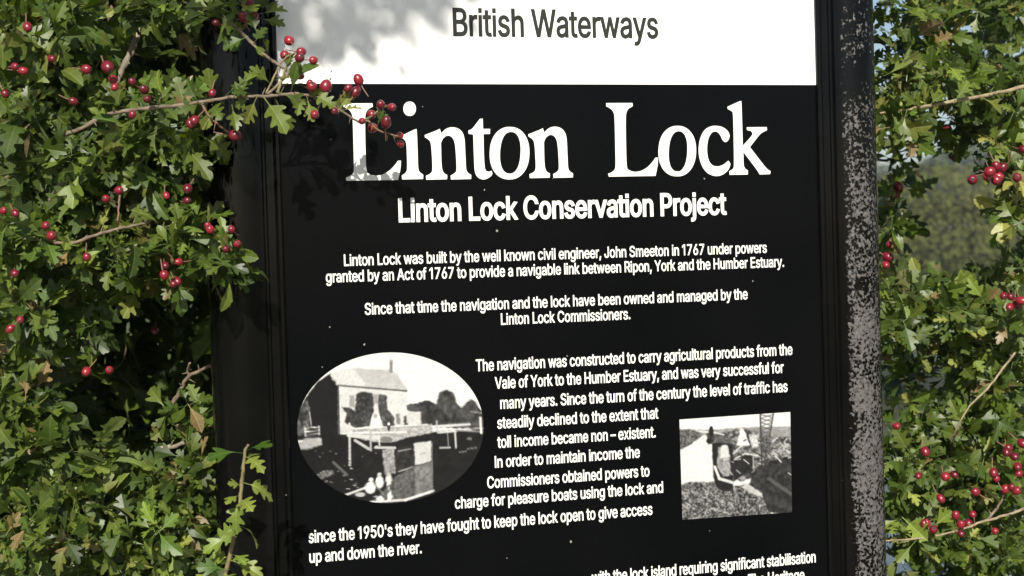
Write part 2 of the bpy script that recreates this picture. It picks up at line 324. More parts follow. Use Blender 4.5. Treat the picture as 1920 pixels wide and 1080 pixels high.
# ------------------------------------------------------------------ lettering: outlines of the characters, thousandths of an em
GLYPH = json.loads('''{"'":[206,[78,318,70,509,136,509,128,318]],",":[188,[38,-119,68,71,137,71,84,-119]],".":[188,[95,-4,78,-1,63,9,53,24,50,41,53,59,63,73,78,83,95,87,113,83,128,73,138,59,141,41,138,24,128,9,113,-1]],"0":[453,[227,-7,174,1,130,24,95,62,69,113,53,178,48,254,53,330,69,395,95,447,130,484,174,508,227,516,279,508,323,484,358,447,384,395,400,330,405,254,400,178,384,113,359,62,323,24,279,1],[227,50,261,56,290,74,313,103,330,144,340,194,344,254,340,314,330,365,313,405,290,435,261,453,227,460,192,453,163,435,140,405,123,365,113,314,109,254,113,194,123,144,140,103,163,74,192,56]],"1":[350,[226,509,226,0,162,0,162,448,36,358,36,427,148,509]],"5":[453,[221,-7,178,-2,140,11,108,32,83,60,66,93,60,130,122,130,127,108,138,89,173,60,221,50,250,53,276,64,298,82,314,104,324,131,328,162,324,193,314,221,297,244,275,262,248,273,218,277,167,268,128,246,67,253,96,509,366,509,366,452,151,452,134,301,178,325,229,334,263,330,294,321,321,306,345,285,364,260,379,231,388,199,391,163,385,117,369,76,343,41,309,15,268,-1]],"6":[453,[226,-7,182,-1,142,15,109,40,84,74,69,115,64,162,68,199,80,239,137,340,252,509,322,509,151,261,145,261,165,288,196,307,235,314,278,309,316,295,346,271,370,240,384,201,389,157,384,112,368,73,343,39,310,14,271,-2],[226,48,254,52,279,63,299,79,314,101,324,128,327,157,324,187,314,213,299,235,279,251,254,262,226,265,198,262,174,252,153,235,138,214,128,188,125,158,128,128,138,102,153,79,174,63,198,52]],"7":[453,[97,0,323,448,323,452,62,452,62,509,391,509,391,449,165,0]],"9":[453,[226,516,271,510,310,494,343,468,368,434,384,393,389,347,385,309,373,270,315,168,200,0,130,0,301,248,307,248,287,221,257,202,218,195,175,199,137,214,106,237,83,269,68,307,64,352,69,397,85,436,110,469,143,494,182,510],[226,460,199,457,174,446,154,429,138,407,129,381,125,352,129,322,138,295,154,274,174,257,199,247,226,243,254,247,279,257,299,273,314,295,324,321,327,350,324,381,314,407,299,429,279,446,254,457]],"A":[480,[16,0,201,509,276,509,463,0,395,0,287,302,264,372,232,478,245,478,213,371,191,302,85,0],[110,142,110,199,370,199,370,142]],"B":[456,[60,0,60,509,241,509,289,504,329,491,359,469,381,442,394,410,398,374,395,344,387,320,356,286,315,267,315,262,339,257,363,245,385,227,402,203,414,173,418,136,413,100,400,67,377,39,344,18,301,4,247,0],[125,57,245,57,296,63,330,80,349,105,355,137,352,161,342,184,327,203,306,218,279,228,248,231,125,231],[125,285,238,285,288,296,308,309,323,326,333,348,336,372,330,403,313,429,283,446,240,452,125,452]],"C":[510,[267,-7,205,1,150,25,104,63,70,115,48,179,40,254,48,329,70,393,104,445,150,484,205,508,267,516,340,504,373,490,402,471,427,447,448,418,463,385,473,348,408,348,389,395,357,428,315,449,267,456,223,450,184,432,150,403,125,364,109,314,103,254,109,194,125,145,151,105,184,76,223,59,267,53,315,60,357,81,389,114,408,160,473,160,463,124,448,91,428,62,402,38,373,19,341,5,305,-4]],"E":[419,[60,0,60,509,372,509,372,452,125,452,125,286,355,286,355,229,125,229,125,57,375,57,375,0]],"H":[517,[60,0,60,509,125,509,125,289,392,289,392,509,457,509,457,0,392,0,392,232,125,232,125,0]],"I":[185,[60,0,60,509,125,509,125,0]],"J":[396,[185,-7,124,3,75,33,44,81,33,145,33,173,98,173,98,145,104,104,122,74,149,56,185,50,220,56,248,74,266,104,272,145,272,509,336,509,336,145,326,81,294,33,246,3]],"L":[393,[60,0,60,509,125,509,125,57,361,57,361,0]],"P":[445,[60,0,60,509,235,509,289,503,332,487,366,462,390,430,404,391,409,348,404,304,390,265,366,233,332,207,289,191,235,186,109,186,109,242,233,242,269,246,297,256,318,272,333,294,342,319,344,348,342,376,333,402,318,423,297,439,268,449,232,452,125,452,125,0]],"R":[449,[60,0,60,509,236,509,290,504,333,489,367,465,390,433,405,395,409,352,405,309,390,271,367,240,333,217,289,203,236,198,96,198,96,255,234,255,269,258,298,267,319,281,334,300,342,324,345,352,342,380,334,405,319,425,298,440,269,449,233,452,125,452,125,0],[353,0,230,229,303,229,428,0]],"S":[447,[224,-9,172,-4,128,9,91,31,64,60,46,96,38,137,104,137,110,110,123,88,142,71,166,59,224,49,257,52,286,60,311,74,329,92,341,114,346,139,342,161,332,179,296,205,245,222,184,239,128,260,86,289,60,326,52,372,58,413,75,448,102,476,138,498,180,511,227,516,275,511,316,498,351,476,377,449,394,415,401,378,337,378,326,412,302,437,267,453,225,459,194,456,167,448,145,435,129,418,118,398,115,376,119,352,131,334,169,308,212,293,264,279,312,264,359,238,395,198,405,171,408,139,403,99,386,64,360,34,323,11,278,-4]],"T":[449,[32,452,32,509,417,509,417,452,257,452,257,0,193,0,193,452]],"V":[480,[204,0,16,509,84,509,192,206,215,137,248,31,235,31,267,138,290,206,395,509,463,509,278,0]],"W":[686,[155,0,16,509,82,509,163,196,175,145,187,94,197,40,189,40,200,94,211,145,224,196,306,509,380,509,462,196,474,145,486,94,497,40,488,40,499,94,510,145,523,196,603,509,670,509,530,0,455,0,368,323,351,391,336,475,350,475,335,395,318,323,230,0]],"Y":[472,[203,0,203,208,16,509,91,509,192,344,222,292,250,230,224,230,251,293,280,344,381,509,455,509,268,208,268,0]],"a":[389,[160,-9,126,-5,94,5,68,22,48,45,35,73,30,108,34,138,43,161,58,179,78,193,125,211,178,220,234,227,265,235,273,243,276,255,267,297,240,322,196,331,149,322,118,301,100,274,41,291,57,322,79,346,104,364,133,375,194,384,239,379,286,360,306,343,322,320,333,290,337,251,337,0,277,0,277,52,272,52,252,25,215,1],[170,45,202,49,228,59,248,74,263,93,272,115,276,138,276,190,259,182,231,176,200,171,175,168,134,159,103,139,95,124,92,105,102,72,130,52]],"b":[424,[229,-8,198,-5,172,4,138,31,118,59,112,59,112,0,53,0,53,509,114,509,114,319,118,319,137,346,171,373,197,381,229,384,274,378,313,361,345,332,370,293,385,245,390,189,385,133,370,84,346,45,313,16,274,-2],[220,47,253,51,279,66,301,88,316,117,325,151,328,189,325,227,316,261,301,290,280,311,253,325,220,330,188,325,161,312,140,291,125,263,116,229,113,189,116,150,125,115,140,86,162,65,188,51]],"c":[396,[207,-8,159,-2,117,16,82,46,56,85,40,133,34,187,40,243,56,291,82,330,117,360,159,378,207,384,260,377,305,356,340,322,362,277,303,262,290,289,270,311,242,325,207,330,173,325,145,310,124,287,108,258,99,224,96,187,99,151,108,117,124,89,145,66,173,51,207,46,243,52,271,66,292,89,304,117,363,102,341,56,306,21,261,-1]],"d":[424,[195,-8,151,-2,111,16,79,45,55,84,39,133,34,189,39,245,55,293,79,332,112,361,151,378,196,384,228,381,253,373,287,346,306,319,311,319,311,509,372,509,372,0,313,0,313,59,307,59,287,31,252,4,227,-5],[205,47,236,51,263,65,284,86,299,115,309,150,312,189,309,229,300,263,284,291,263,312,237,325,205,330,172,325,145,311,124,290,108,261,99,227,96,189,99,151,109,117,124,88,145,66,172,51]],"e":[404,[212,-8,161,-2,117,16,82,46,56,85,40,132,34,187,39,242,55,290,81,329,115,359,157,378,205,384,266,374,294,361,319,341,341,315,357,282,368,242,371,194,371,169,75,169,75,221,338,221,310,202,307,237,298,269,283,294,263,314,237,326,205,330,173,326,146,313,125,294,109,270,99,241,96,211,96,178,100,139,110,106,128,80,151,61,179,50,212,46,254,53,285,73,306,105,365,91,353,63,335,39,311,19,283,4,249,-5]],"f":[254,[228,379,228,327,6,327,6,379],[81,0,81,432,84,461,96,486,113,505,135,519,187,530,222,527,243,521,227,468,215,472,195,474,171,470,154,460,145,443,142,419,142,0]],"g":[425,[207,-151,168,-148,134,-140,82,-110,51,-69,101,-41,122,-66,154,-88,207,-97,249,-92,282,-75,304,-47,311,-6,311,68,306,68,287,41,252,16,227,8,195,5,152,10,113,27,80,53,55,90,39,136,34,191,39,246,55,293,80,332,112,361,152,378,196,384,228,382,253,373,288,346,308,319,313,319,313,379,372,379,372,-9,367,-54,350,-90,324,-117,291,-136,251,-147],[205,59,237,63,264,75,285,95,300,121,309,154,312,193,309,231,300,264,285,291,264,312,237,325,205,330,172,325,145,312,124,290,109,262,99,229,96,193,99,155,109,123,124,96,145,76,172,63]],"h":[410,[114,227,114,0,53,0,53,509,114,509,114,287,102,287,124,332,152,362,187,379,227,384,264,380,295,369,321,349,341,321,353,285,357,240,357,0,296,0,296,235,290,275,273,304,246,323,210,329,184,326,161,317,141,303,126,283,117,257]],"i":[167,[53,0,53,379,114,379,114,0],[52,445,52,509,114,509,114,445]],"j":[167,[53,379,114,379,114,-30,111,-63,102,-90,86,-113,65,-129,37,-139,4,-143,-10,-143,-10,-87,2,-87,25,-83,40,-72,50,-54,53,-29],[52,445,52,509,114,509,114,445]],"k":[381,[110,137,110,212,121,212,284,379,360,379,184,199,177,199],[53,0,53,509,114,509,114,0],[294,0,148,186,191,229,372,0]],"l":[167,[53,0,53,509,114,509,114,0]],"m":[610,[53,0,53,379,112,379,112,295,108,295,118,323,132,346,172,376,219,386,257,380,287,361,309,331,321,295,312,295,322,321,337,343,381,375,437,386,468,383,497,372,522,354,541,328,553,296,557,255,557,0,496,0,496,254,490,289,473,313,447,326,419,330,395,328,374,320,345,290,335,247,335,0,274,0,274,260,269,288,253,311,229,326,199,330,158,320,140,307,126,289,117,266,114,238,114,0]],"n":[410,[114,227,114,0,53,0,53,379,112,379,112,287,102,287,124,332,152,362,187,379,227,384,264,380,295,369,321,349,341,321,353,285,357,240,357,0,296,0,296,235,290,275,273,304,246,323,210,329,184,326,161,317,141,303,126,283,117,257]],"o":[415,[207,-8,159,-2,117,16,82,46,56,85,40,133,34,187,40,243,56,291,82,330,117,360,159,378,207,384,256,378,299,360,333,330,359,291,376,243,381,187,376,133,359,85,333,46,299,16,256,-2],[207,46,242,51,270,66,292,89,307,117,316,151,319,187,316,224,307,258,292,287,270,310,242,325,207,330,173,325,145,310,124,287,108,258,99,224,96,187,99,151,108,117,124,89,145,66,173,51]],"p":[424,[53,-143,53,379,112,379,112,319,118,319,137,346,171,373,197,381,229,384,274,378,313,361,345,332,370,293,385,245,390,189,385,133,370,84,346,45,313,16,274,-2,229,-8,198,-5,173,4,138,31,118,59,114,59,114,-143],[220,47,253,51,279,66,301,88,316,117,325,151,328,189,325,227,316,261,301,290,280,311,253,325,220,330,188,325,161,312,140,291,125,263,116,229,113,189,116,150,125,115,140,86,162,65,188,51]],"q":[424,[372,-143,311,-143,311,59,306,59,287,31,252,4,227,-5,195,-8,151,-2,111,16,79,45,55,84,39,133,34,189,39,245,55,293,79,332,112,361,151,378,196,384,228,381,253,373,287,346,307,319,313,319,313,379,372,379],[205,47,236,51,263,65,284,86,299,115,309,150,312,189,309,229,300,263,284,291,263,312,237,325,205,330,172,325,145,311,124,290,108,261,99,227,96,189,99,151,109,117,124,88,145,66,172,51]],"r":[259,[53,0,53,379,112,379,112,321,130,347,152,367,181,380,213,385,229,384,243,384,243,322,230,324,207,326,182,323,159,315,140,301,126,284,117,262,114,237,114,0]],"s":[365,[182,-8,145,-5,112,3,84,18,62,38,45,63,36,94,94,107,105,79,124,60,150,49,181,45,217,50,244,62,262,81,268,103,265,121,254,136,237,147,212,155,149,170,104,186,72,208,53,237,47,274,51,305,65,332,87,354,115,370,149,381,187,384,223,381,254,372,279,358,299,339,324,290,268,277,258,298,243,316,219,328,187,333,156,329,131,317,114,299,109,277,112,258,124,243,172,223,229,209,275,194,306,171,325,142,331,107,326,75,312,47,290,24,260,6,223,-5]],"t":[227,[204,379,204,327,6,327,6,379],[65,471,126,471,126,98,128,76,136,61,150,53,170,50,185,51,202,54,213,2,192,-3,168,-4,125,2,92,21,72,52,65,93]],"u":[410,[182,-5,146,-1,115,11,89,31,69,59,57,95,53,139,53,379,114,379,114,144,119,105,137,75,164,56,200,50,226,53,249,62,268,77,283,97,293,122,296,153,296,379,357,379,357,0,298,0,298,92,307,92,286,47,257,17,222,0]],"v":[389,[163,0,17,379,84,379,165,155,187,87,206,21,184,21,203,87,224,155,305,379,371,379,226,0]],"w":[567,[138,0,23,379,87,379,133,214,154,137,175,41,165,41,186,135,206,214,252,379,316,379,362,214,382,136,402,41,391,41,413,135,434,214,480,379,545,379,429,0,368,0,319,172,305,225,291,280,277,338,291,338,277,280,263,225,248,172,199,0]],"x":[379,[21,0,171,218,171,171,29,379,100,379,147,306,179,253,207,206,175,206,202,253,233,306,282,379,352,379,209,169,209,214,358,0,287,0,231,85,200,136,173,182,205,182,178,136,148,85,91,0]],"y":[389,[47,-139,61,-86,71,-87,104,-89,130,-74,151,-36,163,-1,17,379,84,379,165,155,187,87,206,21,184,21,202,87,224,155,305,379,371,379,204,-58,177,-107,139,-136,91,-145,65,-143]],"\\u2013":[350,[350,244,350,188,0,188,0,244]]," ":[188]}''')

def embolden(c, dx, dy):
    p = np.array(c, float).reshape(-1, 2)
    a = p - np.roll(p, 1, 0); b = np.roll(p, -1, 0) - p
    na = np.stack([-a[:, 1], a[:, 0]], 1) / np.maximum(np.linalg.norm(a, axis=1), 1e-9)[:, None]
    nb = np.stack([-b[:, 1], b[:, 0]], 1) / np.maximum(np.linalg.norm(b, axis=1), 1e-9)[:, None]
    m = na + nb; l2 = (m ** 2).sum(1) / 2.0
    m = m / np.maximum(l2, 0.55)[:, None]
    return p + m * np.array([dx, dy])

def fill(contours):
    """non-zero fill of overlapping outlines; returns verts, tris"""
    pts = []; edges = []
    for c in contours:
        b0 = len(pts); n = len(c)
        pts += [Vector((float(x), float(y))) for x, y in c]
        edges += [(b0 + i, b0 + (i + 1) % n) for i in range(n)]
    vs, es, fs, *_ = delaunay_2d_cdt(pts, edges, [], 0, 1e-4)
    vs = [(v.x, v.y) for v in vs]; out = []
    for f in fs:
        cx = sum(vs[i][0] for i in f) / len(f); cy = sum(vs[i][1] for i in f) / len(f)
        w = 0
        for c in contours:
            n = len(c)
            for i in range(n):
                (x0, y0), (x1, y1) = c[i], c[(i + 1) % n]
                if (y0 <= cy) != (y1 <= cy):
                    xx = x0 + (cy - y0) * (x1 - x0) / (y1 - y0)
                    if xx > cx: w += 1 if y1 > y0 else -1
        if w: out.append(tuple(f))
    return vs, out

_gc = {}
def glyph(ch, bold):
    k = (ch, bold)
    if k not in _gc:
        cs = [embolden(c, bold, bold * 0.7) for c in GLYPH[ch][1:]]
        _gc[k] = fill([c.tolist() for c in cs]) if cs else ([], [])
    return _gc[k]

YT = -0.0004
def text_line(V, F, s, pl, pr, cap, bold, y=YT, track=-6):
    """set one line between two measured baseline ends on the sign face"""
    a = at(*pl); b = at(*pr); z = (a[2] + b[2]) / 2
    mx, my = (pl[0] + pr[0]) / 2, (pl[1] + pr[1]) / 2
    h = at(mx, my - cap)[2] - at(mx, my)[2]
    sy = h / 509.0
    x = 0; place = []
    for i, ch in enumerate(s):
        place.append((ch, x)); x += GLYPH[ch][0] + track
    xs = [v + q for ch, q in place if ch != ' ' for c in GLYPH[ch][1:] for v in c[0::2]]
    lo, hi = min(xs), max(xs); sx = (b[0] - a[0]) / (hi - lo)
    for ch, q in place:
        vs, fs = glyph(ch, bold)
        b0 = len(V)
        V += [(a[0] + (vx + q - lo) * sx, y, z + vy * sy) for vx, vy in vs]
        F += [tuple(b0 + i for i in f) for f in fs]

def lettering(name, lines, cap, bold, mat, parent, label, **kw):
    V = []; F = []
    for ln in lines:
        s, pl, pr = ln[:3]
        text_line(V, F, s, pl, pr, ln[3] if len(ln) > 3 else cap, bold, **kw)
    o = mesh_obj(name, V, F, mat, parent)
    o['label'] = label
    return o
lettering('lettering', [('British Waterways', (850.8, 66.7), (1233, 71.4))], 50, 20, M_dkletter, header, 'dark heading reading British Waterways', y=-0.0008)
lettering('lettering', [('Linton Lock Conservation Project', (749.2, 415.5), (1361, 401.5))], 41.5, 26, M_letter, panel, 'white subtitle reading Linton Lock Conservation Project')
lettering('lettering', [
    ('Linton Lock was built by the well known civil engineer, John Smeeton in 1767 under powers', (645.6, 499.9), (1437.3, 472.3)),
    ('granted by an Act of 1767 to provide a navigable link between Ripon, York and the Humber Estuary.', (611.6, 530.6), (1469.6, 499.2))],
    20.3, 17, M_letter, panel, 'first paragraph, two lines on who built the lock')
lettering('lettering', [
    ('Since that time the navigation and the lock have been owned and managed by the', (684.6, 590.9), (1401.3, 559.8)),
    ('Linton Lock Commissioners.', (939.8, 608.9), (1181.4, 598.1))], 20.5, 17, M_letter, panel, 'second paragraph, on the owners of the lock')
lettering('lettering', [
    ('The navigation was constructed to carry agricultural products from the', (892.9, 695.4), (1485.3, 665.5)),
    ('Vale of York to the Humber Estuary, and was very successful for', (928.6, 729.3), (1468.9, 698.3)),
    ('many years. Since the turn of the century the level of traffic has', (938.5, 765.8), (1476.2, 734.8)),
    ('steadily declined to the extent that', (933, 803), (1233.8, 784.7)),
    ('toll income became non – existent.', (933, 839.8), (1229, 819.4)),
    ('In order to maintain income the', (928.3, 876.2), (1199.1, 858)),
    ('Commissioners obtained powers to', (914, 914.5), (1217.4, 893.4)),
    ('charge for pleasure boats using the lock and', (853.5, 952.4), (1242.9, 924.4)),
    ("since the 1950's they have fought to keep the lock open to give access", (579.5, 1020), (1222.8, 962.6), 22),
    ('up and down the river.', (580.6, 1054), (790.3, 1037.9), 22)], 21, 18, M_letter, panel, 'third paragraph, ten lines wrapped round the two old photographs')
lettering('lettering', [('with the lock island requiring significant stabilisation', (1110, 1091), (1529, 1056.5)),
                        ('The Heritage', (1403, 1097), (1508, 1089))], 21, 18, M_letter, panel, 'last paragraph, cut by the foot of the picture')

# the serif title: each letter drawn once, set on the face
S4, O4 = 4.1543, (630, 170); S5, O5 = 4.1548, (1060, 170)
def trace(pts, s, o): return [at(o[0] + x / s, o[1] + y / s) for x, y in pts]
def smooth_closed(pts, sharp=(), k=4):
    """closed Catmull-Rom through points; indices in sharp stay corners"""
    n = len(pts); out = []
    P = np.array(pts, float)
    for i in range(n):
        p1, p2 = P[i], P[(i + 1) % n]
        p0 = P[i - 1] if i not in sharp else p1 - (p2 - p1)
        p3 = P[(i + 2) % n] if (i + 1) % n not in sharp else p2 + (p2 - p1)
        if i in sharp and (i + 1) % n in sharp: out.append(p1); continue
        for j in range(k):
            t = j / k
            out.append(0.5 * (2 * p1 + (p2 - p0) * t + (2 * p0 - 5 * p1 + 4 * p2 - p3) * t * t + (3 * p1 - p0 - 3 * p2 + p3) * t ** 3))
    return out
def ell(cx, cy, rx_, ry_, n=40, e=2.15, rot=0.0):
    o = []
    for i in range(n):
        a = 2 * math.pi * i / n
        c, s = math.cos(a), math.sin(a)
        x = rx_ * abs(c) ** (2 / e) * (1 if c > 0 else -1); y = ry_ * abs(s) ** (2 / e) * (1 if s > 0 else -1)
        o.append((cx + x * math.cos(rot) - y * math.sin(rot), cy + x * math.sin(rot) + y * math.cos(rot)))
    return o
Lp = [(318, 97), (522, 96), (524, 122), (496, 138), (476, 168), (470, 230), (472, 420), (478, 585), (496, 618), (540, 632), (590, 624), (640, 595), (680, 552), (700, 522), (722, 521), (718, 580), (702, 664), (338, 670), (332, 648), (362, 634), (384, 612), (390, 570), (388, 430), (383, 230), (378, 180), (360, 148), (336, 132), (317, 122)]
Lsharp = {0, 1, 2, 13, 14, 16, 17, 18, 27}
L2 = smooth_closed(Lp, Lsharp)
c2 = smooth_closed([(1278, 345), (1274, 375), (1256, 398), (1236, 397), (1220, 378), (1206, 348), (1186, 325), (1163, 318), (1137, 331), (1115, 370), (1104, 430), (1106, 500), (1122, 555), (1150, 583), (1186, 590), (1222, 580), (1252, 560), (1270, 545), (1286, 572), (1272, 610), (1242, 643), (1200, 663), (1150, 662), (1100, 636), (1062, 582), (1041, 510), (1038, 440), (1050, 372), (1080, 312), (1125, 281), (1170, 274), (1220, 283), (1260, 310)], {17, 18})
k2 = smooth_closed([(1262, 126), (1340, 90), (1370, 80), (1373, 150), (1377, 280), (1381, 430), (1450, 352), (1453, 325), (1440, 313), (1414, 307), (1412, 285), (1568, 284), (1570, 308), (1535, 325), (1505, 352), (1437, 440), (1555, 592), (1598, 628), (1594, 650), (1513, 653), (1486, 610), (1386, 478), (1388, 570), (1398, 604), (1421, 622), (1421, 653), (1278, 656), (1276, 628), (1300, 612), (1312, 582), (1311, 420), (1305, 190), (1290, 158), (1264, 143)],
                   {0, 2, 5, 9, 10, 11, 12, 15, 17, 18, 19, 21, 24, 25, 26, 27, 33})
i1 = smooth_closed([(512, 350), (600, 308), (627, 298), (631, 360), (635, 480), (640, 600), (652, 634), (679, 655), (678, 688), (515, 692), (511, 662), (541, 640), (553, 605), (551, 480), (546, 410), (530, 380), (507, 366)], {0, 2, 7, 8, 9, 10, 16})
n1 = smooth_closed([(690, 346), (780, 311), (808, 297), (819, 332), (855, 299), (900, 285), (950, 295), (985, 328), (1001, 385), (1008, 520), (1014, 612), (1028, 640), (1053, 657), (1052, 688), (895, 692), (892, 662), (925, 641), (938, 610), (932, 480), (922, 400), (901, 362), (870, 350), (840, 366), (819, 402), (818, 450), (821, 560), (828, 616), (843, 644), (866, 657), (864, 690), (702, 694), (700, 663), (735, 645), (750, 612), (746, 500), (738, 415), (724, 385), (692, 363)],
                    {0, 2, 3, 12, 13, 14, 15, 28, 29, 30, 31, 37})
t1 = smooth_closed([(1030, 312), (1062, 294), (1095, 252), (1120, 220), (1142, 218), (1145, 298), (1200, 298), (1198, 337), (1148, 338), (1151, 480), (1158, 595), (1170, 624), (1190, 631), (1212, 623), (1218, 650), (1195, 675), (1150, 692), (1106, 676), (1082, 632), (1075, 540), (1068, 342), (1032, 336)],
                    {0, 3, 4, 5, 6, 7, 8, 13, 14, 20, 21})
o1o, o1i = ell(1351, 487, 155, 205, e=2.2, rot=0.03), ell(1357, 484, 80, 163, e=2.3, rot=0.05)[::-1]
o2o, o2i = ell(871, 471, 147, 197, e=2.2, rot=0.03), ell(877, 473, 72, 157, e=2.3, rot=0.05)[::-1]
dot = ell(573, 141, 49, 56, n=28)
def on_face(pts, s, o, dx=0.0): return [(p[0] + dx, p[2]) for p in trace(pts, s, o)]
dxL = at(649.6, 338.3)[0] - at(1060 + 338 / S5, 170 + 670 / S5)[0]
dxn = at(630 + 1508 / S4, 170 + 678 / S4)[0] - at(630 + 702 / S4, 170 + 694 / S4)[0]
zfix = at(649.6, 338.3)[2] - at(1060 + 338 / S5, 170 + 670 / S5)[2]
for word, group in (('Linton', ([on_face(L2, S5, O5, dxL)], [on_face(i1, S4, O4)], [on_face(dot, S4, O4)], [on_face(n1, S4, O4)], [on_face(n1, S4, O4, dxn)],
                                [on_face(t1, S4, O4)], [on_face(o1o, S4, O4), on_face(o1i, S4, O4)])),
                    ('Lock', ([on_face(L2, S5, O5)], [on_face(c2, S5, O5)], [on_face(k2, S5, O5)], [on_face(o2o, S5, O5), on_face(o2i, S5, O5)]))):
    V = []; F = []
    for cs in group:
        cs = [[(x * 1000, z * 1000) for x, z in c] for c in cs]
        vs, fs = fill(cs)
        b0 = len(V); V += [(x / 1000, YT, z / 1000) for x, z in vs]; F += [tuple(b0 + i for i in f) for f in fs]
    o = mesh_obj('title_lettering', V, F, M_letter, panel); o['label'] = 'large white serif title word ' + word

# two dark specks of dried dirt on the white header, a few pale ones on the black
def specks(spots, mat, parent):
    for x, y, r in spots:
        V = []; F = []
        c = at(x, y); b0 = len(V); n = 7; ph = x
        r *= .62; V += [(c[0] + r * (1 + 0.4 * math.sin(3 * k + ph)) * math.cos(2 * math.pi * k / n) * 0.00064, -0.0009, c[2] + r * (1.2 + 0.5 * math.cos(2 * k + ph)) * math.sin(2 * math.pi * k / n) * 0.00064) for k in range(n)]
        F.append(tuple(b0 + k for k in range(n)))
        mesh_obj('dirt_speck', V, F, mat, parent)
M_speck = plain('pale_speck', (0.22, 0.22, 0.2), 0.8, 0.1)
specks([(621, 134, 2.2), (619, 148, 2.4)], M_dkletter, header)
specks([(1070, 1015, 3), (683, 646, 3), (792, 200, 1.6), (620, 262, 2), (908, 356, 2), (1320, 335, 2.2), (1063, 667, 1.8), (1411, 527, 2), (1330, 995, 1.6), (618, 613, 1.8), (604, 688, 1.6), (950, 1046, 1.4), (1036, 335, 1.2), (1450, 820, 1.5)], M_speck, panel)

# ------------------------------------------------------------------ the two old photographs printed on the face
def vnoise(x, y, seed, sc):
    g = np.random.default_rng(seed).random((96, 96))
    u, v = np.asarray(x) / sc % 95, np.asarray(y) / sc % 95
    i, j = u.astype(int), v.astype(int); fu, fv = u - i, v - j
    fu = fu * fu * (3 - 2 * fu); fv = fv * fv * (3 - 2 * fv)
    return (g[j, i] * (1 - fu) + g[j, i + 1] * fu) * (1 - fv) + (g[j + 1, i] * (1 - fu) + g[j + 1, i + 1] * fu) * fv
class Art:
    def __init__(s, X, Y, v): s.X, s.Y = X, Y; s.G = np.full(X.shape, float(v))
    def inside(s, poly):
        ins = np.zeros(s.X.shape, bool); n = len(poly)
        wx = s.X + 7 * (vnoise(s.X, s.Y, 3, 14) - .5); wy = s.Y + 7 * (vnoise(s.X, s.Y, 4, 14) - .5)
        for i in range(n):
            (x0, y0), (x1, y1) = poly[i], poly[(i + 1) % n]
            if y0 == y1: continue
            c = ((y0 <= wy) != (y1 <= wy)) & (wx < x0 + (wy - y0) * (x1 - x0) / (y1 - y0))
            ins ^= c
        return ins.astype(float)
    def soft(s, poly):
        X0, Y0 = s.X, s.Y; m = 0
        for ox, oy in ((0, 0), (4, 0), (-4, 0), (0, 4), (0, -4), (3, 3), (-3, 3), (3, -3), (-3, -3)):
            s.X, s.Y = X0 + ox, Y0 + oy; m = m + s.inside(poly)
        s.X, s.Y = X0, Y0
        return m / 9.0
    def poly(s, p, v, amp=0.0, sc=12, seed=1, gain=1.0):
        m = s.soft(p)
        n = vnoise(s.X, s.Y, seed, sc) * .5 + vnoise(s.X, s.Y, seed + 50, sc * .45) * .3 + vnoise(s.X, s.Y, seed + 80, sc * 2.7) * .2
        s.G = s.G * (1 - m) + m * (v + amp * (n - .5) * 2.2)
    def line(s, x0, y0, x1, y1, w, v, a=1.0):
        dx, dy = x1 - x0, y1 - y0; L = dx * dx + dy * dy + 1e-9
        t = np.clip(((s.X - x0) * dx + (s.Y - y0) * dy) / L, 0, 1)
        d = np.hypot(s.X - x0 - t * dx, s.Y - y0 - t * dy)
        k = np.clip((w / 2 + 3.5 - d) / 7, 0, 1) * a
        s.G = s.G * (1 - k) + v * k
    def blob(s, x, y, rx_, ry_, v, a=1.0):
        d = np.hypot((s.X - x) / rx_, (s.Y - y) / ry_); k = np.clip((1.15 - d) / 0.3, 0, 1) * a
        s.G = s.G * (1 - k) + v * k
    def colours(s):
        g = np.clip(s.G, 0, 1); lin = np.where(g < .04045, g / 12.92, ((g + .055) / 1.055) ** 2.4)
        c = lin * 0.5 + 0.003
        return np.stack([c, c * 0.985, c * 0.95, np.ones_like(c)], -1)
